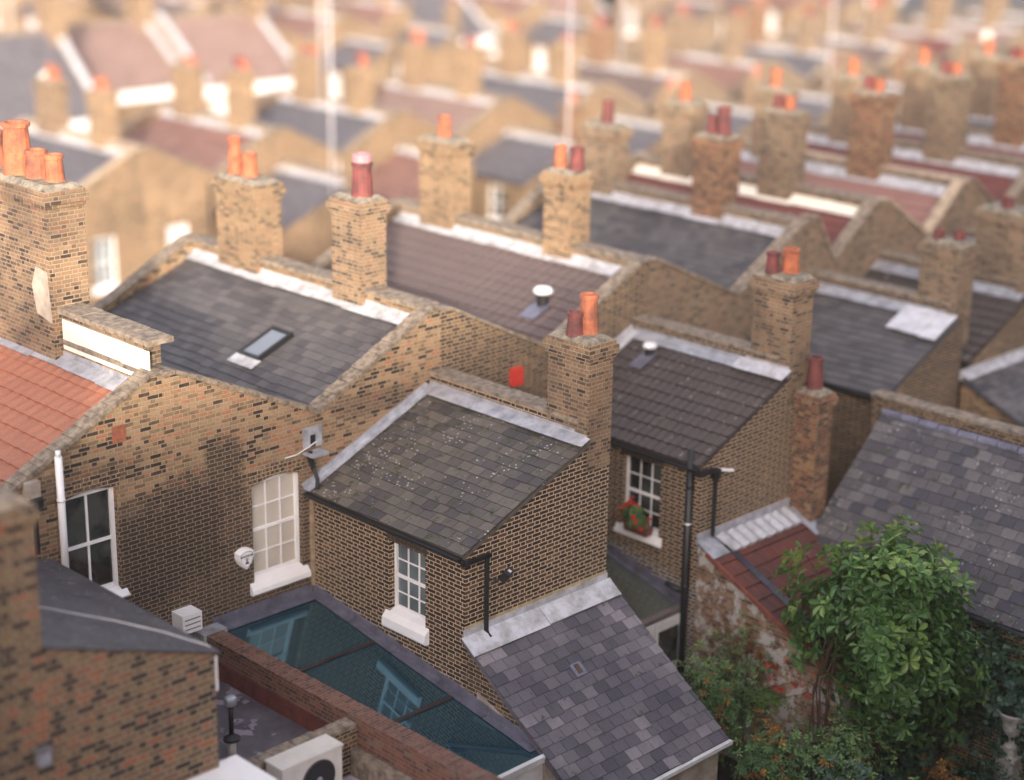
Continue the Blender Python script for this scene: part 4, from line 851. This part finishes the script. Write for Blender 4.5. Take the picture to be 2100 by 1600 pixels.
# ================================================================== ROWS BEHIND
ORD = ["first", "second", "third", "fourth", "fifth", "sixth", "seventh", "eighth", "ninth", "tenth", "eleventh", "twelfth", "thirteenth", "fourteenth", "fifteenth", "sixteenth", "seventeenth", "eighteenth", "nineteenth", "twentieth"]
rr = random.Random(11)
roofs2 = [('sheet', T_fgrey, 'grey slate'), ('sheet', T_fred, 'faded red tile'), ('sheet', T_fpink, 'pinkish tile'), ('sheet', T_fbrown, 'brown tile'), ('sheet', T_fdred, 'dark red tile')]
def rowhouse(x0, x1, y, zb, mat, roof, label, group, ext=True, depth=8.0, wins=True, pots=None, ec=True, wx=.9, wz=5.0):
    T = thing('terraced_house', ((x0 + x1) / 2, y, zb), label, 'house', group)
    w = x1 - x0; xv = (x0 + x1) / 2
    holes = [hole(x0 + wx, zb + wz, 1.0, 1.9)] if wins else []
    butterfly(T, x0, x1, y, y + depth, zb, zb + 7.2, zb + 8.6, mat, roof[:2], holes=holes, xv=xv, leadm=M_leadlt, cope=rr.choice([M_cope, M_copelt]))
    if wins: window(T, (x0 + wx, y, zb + wz), X, Y, 1.0, 1.9, 3, 4, rr.choice([G_pale, G_pale, G_dark, G_blue]), sill=.15, fw=.08, bar=.03)
    if wins:
        q = MB(); q.tube([(xv - .25, y - .06, zb), (xv - .25, y - .06, zb + 7.0)], .06, 6); q.build('downpipe', rr.choice([M_black, M_whited]), T)
    pm = [M_terra, M_terra, M_terraR, M_terraR, M_terraO]
    for ya, yb, zt in ((y + 2.0, y + 3.0, 10.35), (y + 5.4, y + 6.7, 10.3)):
        zt += rr.uniform(-.2, .3); n = rr.choice([2, 2, 3])
        chimney(T, x1 - .33, x1 + .33, ya, yb, zb + 7.6, zb + zt, rr.choice([mat, B_gold, B_red, B_chim]), [(x1 + rr.uniform(-.08, .08), ya + .2 + (yb - ya - .3) * k / n, rr.uniform(.35, .75), .14, rr.choice(pm)) for k in range(n)])
    if ext:
        rx = xv + .1
        lean_ext(T, rx, x1 - .05, y - 4.1, y - .005, zb + 5.85, zb + 7.05, zb, mat, rr.choice([('sheet', T_fgrey), ('sheet', T_fbrown), ('sheet', T_fred)]), holes=[hole(1.2, zb + 4.0, .95, 1.5)], w=.3, gutter=True, lead=M_leadlt)
        window(T, (rx, y - 4.1 + 2.15, zb + 4.0), -Y, X, .95, 1.5, 2, 2, rr.choice([G_pale, G_dark]), sill=.15, fw=.09, bar=.05)
        if ec: chimney(T, x1 - .06, x1 + .5, y - 4.09, y - 3.2, zb + 6.4, zb + 8.8, rr.choice([mat, B_chim, B_red]), [(x1 + .2, y - 3.7, .6, .15, rr.choice(pm))])
    return T
# row 2
px = [24.2, 30.4, 36.6, 42.9, 49.1, 55.3, 61.5, 67.7, 73.9, 80.1, 86.3, 92.5, 98.7, 104.9]
ri = [0, 0, 1, 0, 2, 0, 3, 1, 0, 3, 4, 2, 0]
names2 = {1: "with dark roof", 2: "with glowing brick gable and red tiled valley roof"}
for i in range(1, len(px) - 1):
    rf = roofs2[ri[i]]
    rowhouse(px[i], px[i + 1], 56.0, -3, B_gold if i < 6 else B_tan, rf, "blurred brick house with %s roof, %s from the left in the second row" % (rf[2], ORD[i - 1]), "houses of the second terrace back", ext=(i not in (1,)), ec=i > 3, wx={1: 3.9, 3: 1.4, 4: 4.1}.get(i, .9), wz=3.65)
# row 3 left: houses whose pitched roofs run along the street, white bays
def pitched(x0, x1, y, zb, ze, zr, roofm, lab, white=True):
    T = thing('terraced_house', ((x0 + x1) / 2, y, zb), lab, 'house', "white-trimmed pitched houses at the upper left")
    m = MB(); m.panel((0, y, 0), X, Z, Y, [(x0, zb), (x1, zb), (x1, ze), (x0, ze)], [hole(x0 + .6, ze - 3.0, 1.1, 2.0), hole(x1 - 2.2, ze - 3.0, 1.1, 2.0)], .3); m.build('front_wall', B_gold, T)
    for q in (x0 + .6, x1 - 2.2): window(T, (q, y, ze - 3.0), X, Y, 1.1, 2.0, 2, 2, G_pale, sill=.2, fw=.12, bar=.06)
    for q in (x0, x1 - .3):
        m = MB(); m.panel((q, 0, 0), Y, Z, X, [(y + .303, zb), (y + 8, zb), (y + 8, ze), (y + 4, zr - .05), (y + .303, ze + .1)], [], .3); m.build('gable_wall', B_tan, T)
    sl = (zr - ze) / 4
    sheetroof((x0 + .3, y - .3, ze - .3 * sl + .06), X, (0, 4.3, 4.3 * sl), x1 - x0 - .6, math.hypot(4.3, 4.3 * sl)).build('roof', roofm, T)
    sheetroof((x0 + .3, y + 8, ze + .06), X, (0, -4, 4 * sl), x1 - x0 - .6, math.hypot(4, 4 * sl) - .02).build('roof', T_fgrey, T)
    for q in (x0 - .05, x1 - .35): MB().fbox((q, y - .35, ze - .2 * sl + .25), X, (0, 1, sl), Z, (0, .4), (0, 4.4), (0, .1)).build('parapet_coping', M_leadlt, T)
    m = MB(); m.tube([(x0, y + 4, zr + .08), (x1, y + 4, zr + .08)], .14, 8); m.build('ridge', M_cope, T)
    m = MB(); m.box(x0 + .1, x1 - .1, y - .42, y - .02, ze - .75, ze - .22); m.build('white_fascia', M_white, T)
    m = MB(); a = x0 + .5; m.prism([(a, y - .003, 0), (a + .5, y - .9, 0), (a + 1.7, y - .9, 0), (a + 2.2, y - .003, 0)], (0, 0, 1)); 
    for i in range(4): m.v[i].z = zb; m.v[i + 4].z = ze - 2.9
    m.build('bay_window', M_white, T)
    chimney(T, x1 - .6, x1 + .2, y + 3.2, y + 4.8, zr - 1.5, zr + 1.9, B_gold, [(x1 - .2, y + 3.5 + .35 * k, .9, .17, M_terraO) for k in range(4)])
    return T
pitched(50.4, 57.6, 83.5, -3, 3.0, 5.9, T_fpink, "pink-roofed house with white bay trim, between dark slate house and another pink roof")
pitched(57.9, 64.6, 82.5, -3, 2.9, 5.9, T_fpink, "pink-roofed house with large white front, rightmost of the upper left pitched houses")
pitched(42.5, 50.0, 80.0, -3, 2.5, 6.2, T_fgrey, "dark slate roofed house in the upper left corner")
# row 3 rest and rows beyond: copies of three prototypes
def protos(y):
    out = []
    for k, (mat, rf) in enumerate(((B_gold, roofs2[1]), (B_gold, roofs2[2]), (B_tan, roofs2[0]), (B_gold, roofs2[3]))):
        out.append((rowhouse(0, 6.2, y, -3, mat, rf, "proto", "far", ext=True, wins=True), rf[2]))
    return out
def copy_tree(o, parent=None):
    c = o.copy(); COL.objects.link(c)
    if parent is not None: c.parent = parent
    for ch in [q for q in o.children]: copy_tree(ch, c)
    return c
PR = protos(0.0); used = set()
for rm_, nm_ in ((T_fpink, 'pitched pink'), (T_fgrey, 'pitched slate')):
    q = pitched(0.05, 6.15, 0.0, -3, 3.2, 6.0, rm_, 'proto'); PR.append((q, nm_))
def put(k, x, y, z, label, group):
    T, nm = PR[k]
    if k in used: T = copy_tree(T)
    used.add(k)
    T.location = (x + 3.1, y, z); T['label'] = label % nm; T['group'] = group
rows = [(66.0, 88.0, -3, 11, "third"), (68, 103.5, -3.6, 14, "fourth"), (64.0, 119.0, -3, 17, "fifth"), (76, 135.0, -3.4, 17, "sixth"), (84, 151.0, -3, 18, "seventh")]
for (xs_, yy, zz, n, nm) in rows:
    for i in range(n):
        put(rr.choice([0, 1, 2, 3, 4, 5, 2, 0]), xs_ + 6.2 * i, yy + rr.uniform(-.8, .8), zz + rr.uniform(-.5, .6), "far brick house with %s roof, " + "%s from the left in the %s row" % (ORD[i], nm), "houses of the %s terrace back" % nm)
# unseen block added behind the camera, sized to shade foreground and right side
tb = thing('shade_tower_block', (40, -30, 0), "added slab block outside the frame, sized to cast the shade", 'building')
zt = 16.7
m = MB(); m.box(-90, 160, -16, -1.2, 0, zt); m.build('lower_shade_block', B_tan, tb)
m = MB(); m.box(-11, 190, -40, -16.01, 0, 25); m.build('upper_shade_block', B_tan, tb)
# ================================================================== GARDEN
def leaf(mb, p, d, nrm, L, W, fold=.25):
    d = d.normalized(); s = d.cross(nrm)
    if s.length < .05: s = d.orthogonal()
    s.normalize(); n = s.cross(d)
    q = p + d * L
    pts = [p, p + d * L * .45 + s * W * .42 + n * W * fold, p + d * L * .75 + s * W * .45 + n * W * fold, q - n * W * .1, p + d * L * .75 - s * W * .45 + n * W * fold, p + d * L * .45 - s * W * .42 + n * W * fold, p + d * L * .45, p + d * L * .78]
    mb.shared(pts, [(0, 1, 6), (6, 1, 2, 7), (7, 2, 3), (0, 6, 5), (6, 7, 4, 5), (7, 3, 4)])
def rvec(r): 
    while 1:
        v = Vector((r.uniform(-1, 1), r.uniform(-1, 1), r.uniform(-1, 1)))
        if .05 < v.length < 1: return v.normalized()
def foliage(parent, name, mat, c, rad, ncl, L, W, per=7, seed=1, shell=.65, lumps=7, lr=.45, drop=.0, zmin=None):
    r = random.Random(seed); mb = MB(); c = Vector(c); rad = Vector(rad); tips = []
    lc = [(rvec(r), r.uniform(.25, .6)) for _ in range(lumps)]
    for i in range(ncl):
        v = rvec(r)
        if v.z < -.6 and r.random() < .5: v.z = -v.z
        q = r.uniform(shell, 1.0); b = 1.0
        for lv, am in lc:
            t = v.dot(lv)
            if t > .75: b += am * (t - .75) * 1.4
            if t < -.86: b -= .3
        o = Vector((v.x * rad.x, v.y * rad.y, v.z * rad.z)) * q * b
        p = c + o
        if zmin is not None and p.z < zmin: p.z = zmin + r.uniform(0, .2)
        ax = (v + Vector((0, 0, .55 - drop)) + rvec(r) * .45).normalized()
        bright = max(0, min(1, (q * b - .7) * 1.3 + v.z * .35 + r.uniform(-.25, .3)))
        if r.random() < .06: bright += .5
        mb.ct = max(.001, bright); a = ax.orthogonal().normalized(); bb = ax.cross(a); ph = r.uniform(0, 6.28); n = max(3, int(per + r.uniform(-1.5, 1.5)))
        tips.append(p)
        for k in range(n):
            t = ph + 2 * pi * k / n + r.uniform(-.25, .25); el = r.uniform(.1, .75) if k % 2 else r.uniform(-.3, .4)
            d = (a * cos(t) + bb * sin(t)) * cos(el) + ax * sin(el); d.z -= .12
            leaf(mb, p + d * L * .08, d, ax, L * r.uniform(.5, 1.15), W * r.uniform(.6, 1.15))
    return mb.build(name, mat, parent, norm=False), tips
def branches(parent, name, mat, base, tips, r0, seed=1, n=14, r1=.012):
    r = random.Random(seed); m = MB(); base = Vector(base); top = sum(tips, Vector()) / len(tips)
    mid = base.lerp(top, .62) + Vector((r.uniform(-.1, .1), r.uniform(-.1, .1), 0))
    m.tube([base, base.lerp(mid, .5) + Vector((.04, -.03, 0)), mid], r0, 8, r0 * .6)
    for t in r.sample(tips, min(n, len(tips))):
        m.tube([mid - (mid - base) * r.uniform(0, .2), mid.lerp(t, .5) + rvec(r) * .1, t], r0 * .42, 6, r1)
    return m.build(name, mat, parent)
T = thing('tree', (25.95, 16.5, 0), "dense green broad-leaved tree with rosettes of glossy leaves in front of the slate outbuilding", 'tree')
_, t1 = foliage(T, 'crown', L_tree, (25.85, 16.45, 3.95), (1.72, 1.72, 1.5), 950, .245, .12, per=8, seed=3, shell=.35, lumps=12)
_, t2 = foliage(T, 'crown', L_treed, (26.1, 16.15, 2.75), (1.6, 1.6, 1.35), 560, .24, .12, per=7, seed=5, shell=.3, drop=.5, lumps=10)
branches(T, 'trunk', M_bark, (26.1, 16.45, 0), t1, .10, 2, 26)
# russet climber stems against the wall
T = thing('climber', (25.1, 17.2, 0), "bundle of rusty brown climber stems rising beside the tree", 'climber')
m = MB(); r = random.Random(4)
for k in range(12):
    x, y = 25.15 + r.uniform(-.16, .14), 17.0 + r.uniform(-.15, .15)
    y += .15; m.tube([(x, y, 0), (x + r.uniform(-.1, .1), y + r.uniform(-.1, .1), 1.3), (x + r.uniform(-.1, .1), y + r.uniform(-.1, .1), 2.5), (x + r.uniform(0, .3), y - r.uniform(0, .3), 3.9)], .022, 6, .008)
m.build('stems', M_bark, T)
def shrub(name, lab, cat, parts, base, group=None, tr=.03):
    T = thing(name, base, lab, cat, group); tt = []
    for i, p in enumerate(parts):
        _, t = foliage(T, p.get('n', 'foliage'), p['m'], p['c'], p['r'], p['k'], p['L'], p['W'], per=p.get('per', 6), seed=p.get('s', 1) + i * 7, shell=p.get('sh', .3), drop=p.get('d', 0)); tt += t
    branches(T, 'stems', M_bark, base, tt, tr, 3, 14, .006); return T
shrub('shrub', "tall straggly green shrub with orange tips beside the near purple slate roof", 'shrub',
      [dict(m=L_shrub, c=(24.35, 18.9, 1.8), r=(.85, 1.0, 1.25), k=620, L=.12, W=.045, s=11), dict(m=L_rust, c=(23.9, 18.6, 1.9), r=(.75, .8, 1.0), k=40, L=.10, W=.05, s=13, sh=.8)], (24.3, 18.9, 0))
shrub('shrub', "yellow-green shrub with small orange leaves below the straggly one", 'shrub',
      [dict(m=L_shrub, c=(24.1, 17.3, 1.3), r=(.95, .95, 1.05), k=560, L=.11, W=.045, s=21), dict(m=L_rust, c=(23.8, 17.3, 1.5), r=(.8, .7, .9), k=60, L=.09, W=.05, s=23, sh=.8)], (24.1, 17.3, 0))
shrub('shrub', "grey-green shrub at the bottom edge beside the near slate roof", 'shrub',
      [dict(m=L_blue, c=(24.2, 15.8, .9), r=(1.1, .9, .9), k=480, L=.12, W=.06, s=31), dict(m=L_shrub, c=(24.6, 15.6, 1.0), r=(.9, .7, .8), k=150, L=.12, W=.06, s=33)], (24.3, 15.8, 0))
shrub('shrub', "bright green leafy shrub low at the bottom edge, centre right", 'shrub',
      [dict(m=L_shrub, c=(25.3, 14.9, .7), r=(.8, .7, .7), k=240, L=.13, W=.07, s=35)], (25.3, 14.9, 0))
shrub('shrub', "dim shrub with yellow and orange leaves at the bottom right", 'shrub',
      [dict(m=L_dark, c=(26.7, 14.9, .6), r=(1.2, .9, .8), k=480, L=.12, W=.07, s=41), dict(m=L_rust, c=(26.4, 15.2, .9), r=(.9, .5, .5), k=80, L=.10, W=.05, s=43, sh=.6)], (26.7, 14.9, 0))
shrub('climber', "russet and red-berried creeper trailing down the limewashed wall", 'climber',
      [dict(m=L_rust, c=(25.4, 19.0, 2.3), r=(.16, 1.3, .95), k=110, L=.08, W=.04, s=51, n='foliage'), dict(m=L_shrub, c=(25.38, 19.3, 2.0), r=(.2, 1.2, 1.2), k=150, L=.09, W=.04, s=53), dict(m=L_red, c=(25.33, 18.2, 2.2), r=(.15, 1.0, .8), k=22, L=.06, W=.05, s=55, n='foliage', per=4)], (25.4, 19.0, 0))
T = thing('climber', (25.2, 20.0, 2.5), "tangle of dry russet twigs beside the black soil pipe", 'climber'); m = MB(); r = random.Random(8)
for k in range(60):
    p = Vector((25.35 - r.uniform(0, .12), 20.3 - r.uniform(0, .9), 3.2 - r.uniform(0, .9))); q = p + Vector((-r.uniform(0, .15), r.uniform(-.35, .35), r.uniform(-.35, .3)))
    m.tube([p, p.lerp(q, .5) + rvec(r) * .05, q], .006, 4, .002)
m.build('twigs', L_twig, T)
shrub('ivy', "dark large-leaved ivy covering the wall under the old slate roof, right edge", 'ivy',
      [dict(m=L_dark, c=(27.95, 15.6, 2.1), r=(.28, 3.2, 1.35), k=1000, L=.14, W=.13, per=5, s=61, sh=.4), dict(m=L_blue, c=(27.8, 15.4, 2.2), r=(.3, 2.0, 1.1), k=120, L=.14, W=.14, per=4, s=63, sh=.6)], (28.0, 15.6, 0))
shrub('shrub', "leafy green bush with yellowing leaves at the foot of the limewashed wall", 'shrub',
      [dict(m=L_shrub, c=(24.9, 16.4, 1.15), r=(.85, .95, 1.05), k=620, L=.12, W=.06, s=91), dict(m=L_rust, c=(24.9, 16.2, 1.1), r=(.8, .8, .8), k=40, L=.1, W=.05, s=93, sh=.8)], (25.0, 16.3, 0))
shrub('shrub', "low dark undergrowth shrub under the green tree", 'shrub',
      [dict(m=L_dark, c=(27.2, 16.6, .7), r=(1.1, 1.1, .8), k=300, L=.13, W=.08, s=71)], (27.2, 16.6, 0))
# geraniums
_, t = foliage(wb, 'geranium_leaves', L_shrub, (25.27, 21.88, 4.42), (.17, .40, .27), 240, .07, .07, per=5, seed=81, shell=.3)
_, t = foliage(wb, 'geranium_flowers', L_red, (25.22, 21.9, 4.50), (.19, .42, .27), 26, .05, .065, per=9, seed=88, shell=.75)
# ferns
def fern(x, y, z, L, n, lab, seed):
    T = thing('fern', (x, y, z), lab, 'fern'); r = random.Random(seed); m = MB(); m.ct = .5
    for k in range(n):
        a = 2 * pi * k / n + r.uniform(-.2, .2); d = Vector((cos(a), sin(a), 0)); pts = []
        for i in range(12):
            t = i / 11; pts.append(Vector((x, y, z)) + d * L * t + Z * (L * (.75 * t - .95 * t * t)))
        for i in range(1, 12):
            s = (pts[i] - pts[i - 1]); sd_ = s.cross(Z).normalized(); w_ = L * .26 * sin(pi * min(1, (i / 11) * .8 + .15)) * (1.05 - i / 12)
            for sg in (1, -1): leaf(m, pts[i], sd_ * sg + s.normalized() * .35, Z, w_, .035, .05)
    m.build('fronds', L_fern, T, norm=False)
    m = MB(); m.tube([(x, y, z - .25), (x, y, z)], .05, 6); m.build('crown', M_bark, T)
fern(28.3, 14.3, 2.25, .75, 11, "bright green fern at the right edge above the stone urn", 3)
fern(28.2, 13.9, 1.0, .7, 10, "lower green fern at the bottom right corner", 5)
fern(25.15, 18.3, 1.75, .65, 12, "spiky green fern in front of the limewashed wall", 9)
# urn on pedestal
T = thing('stone_urn', (27.9, 14.7, 0), "pale stone urn on a pedestal at the bottom right corner", 'urn')
m = MB(); m.box(27.72, 28.08, 14.52, 14.88, 0, 1.0); m.box(27.68, 28.12, 14.48, 14.92, 1.003, 1.08); m.box(27.76, 28.04, 14.56, 14.84, 1.083, 1.22); m.build('pedestal', M_stone, T)
m = MB(); m.lathe((27.9, 14.7, 1.22), [(.14, 0), (.12, .05), (.06, .12), (.06, .2), (.15, .3), (.2, .42), (.2, .5), (.23, .58), (.32, .72), (.34, .76), (.30, .77), (.2, .62)], 24); m.build('urn', M_stone, T, True)
m = MB(); m.lathe((27.9, 14.7, 1.9), [(.24, 0), (.05, .06)], 16); m.build('soil', M_soil, T)
# garden bits
g = MB(); g.shared([(22.9, 10, .02), (34, 10, .02), (34, 24.5, .02), (22.9, 24.5, .02)], [(0, 1, 2, 3)]); structure('garden_soil', g, M_soil)
T = thing('plastic_sheet', (26.2, 16.2, .5), "crumpled grey plastic sheet lying under the tree at the bottom", 'sheet'); r = random.Random(3)
m = MB(); n = 12; P = [(25.75 + 1.0 * i / n, 15.6 + 1.0 * j / n, .55 + .22 * sin(i * .9 + j * .7) + r.uniform(-.04, .04) - .03 * i) for j in range(n + 1) for i in range(n + 1)]
m.shared(P, [(j * (n + 1) + i, j * (n + 1) + i + 1, (j + 1) * (n + 1) + i + 1, (j + 1) * (n + 1) + i) for j in range(n) for i in range(n)]); m.build('sheet', M_tarp, T, True)
T = thing('bucket', (25.75, 16.2, 0), "dark blue round tub beside the grey plastic sheet", 'tub')
m = MB(); m.lathe((25.75, 16.25, .02), [(.2, 0), (.26, .75), (.28, .77), (.25, .77), (.2, .1)], 20); m.build('tub', M_blue, T, True)
# hazy evening air
hz = MB(); hz.box(-100, 330, -45, 300, -4.2, 44); ho = hz.build('haze', newmat("hazy_air")[0]); tag(ho, None, None, None, 'stuff')
hm = ho.data.materials[0]; ht = hm.node_tree; ht.nodes.remove(ht.nodes['Principled BSDF'])
pv = ht.nodes.new('ShaderNodeVolumePrincipled'); pv.inputs['Density'].default_value = .0006; pv.inputs['Color'].default_value = (1.0, .9, .82, 1); pv.inputs['Anisotropy'].default_value = .3
ht.links.new(pv.outputs[0], ht.nodes['Material Output'].inputs['Volume'])
for o in list(bpy.data.objects):
    if '_base' in o: del o['_base']
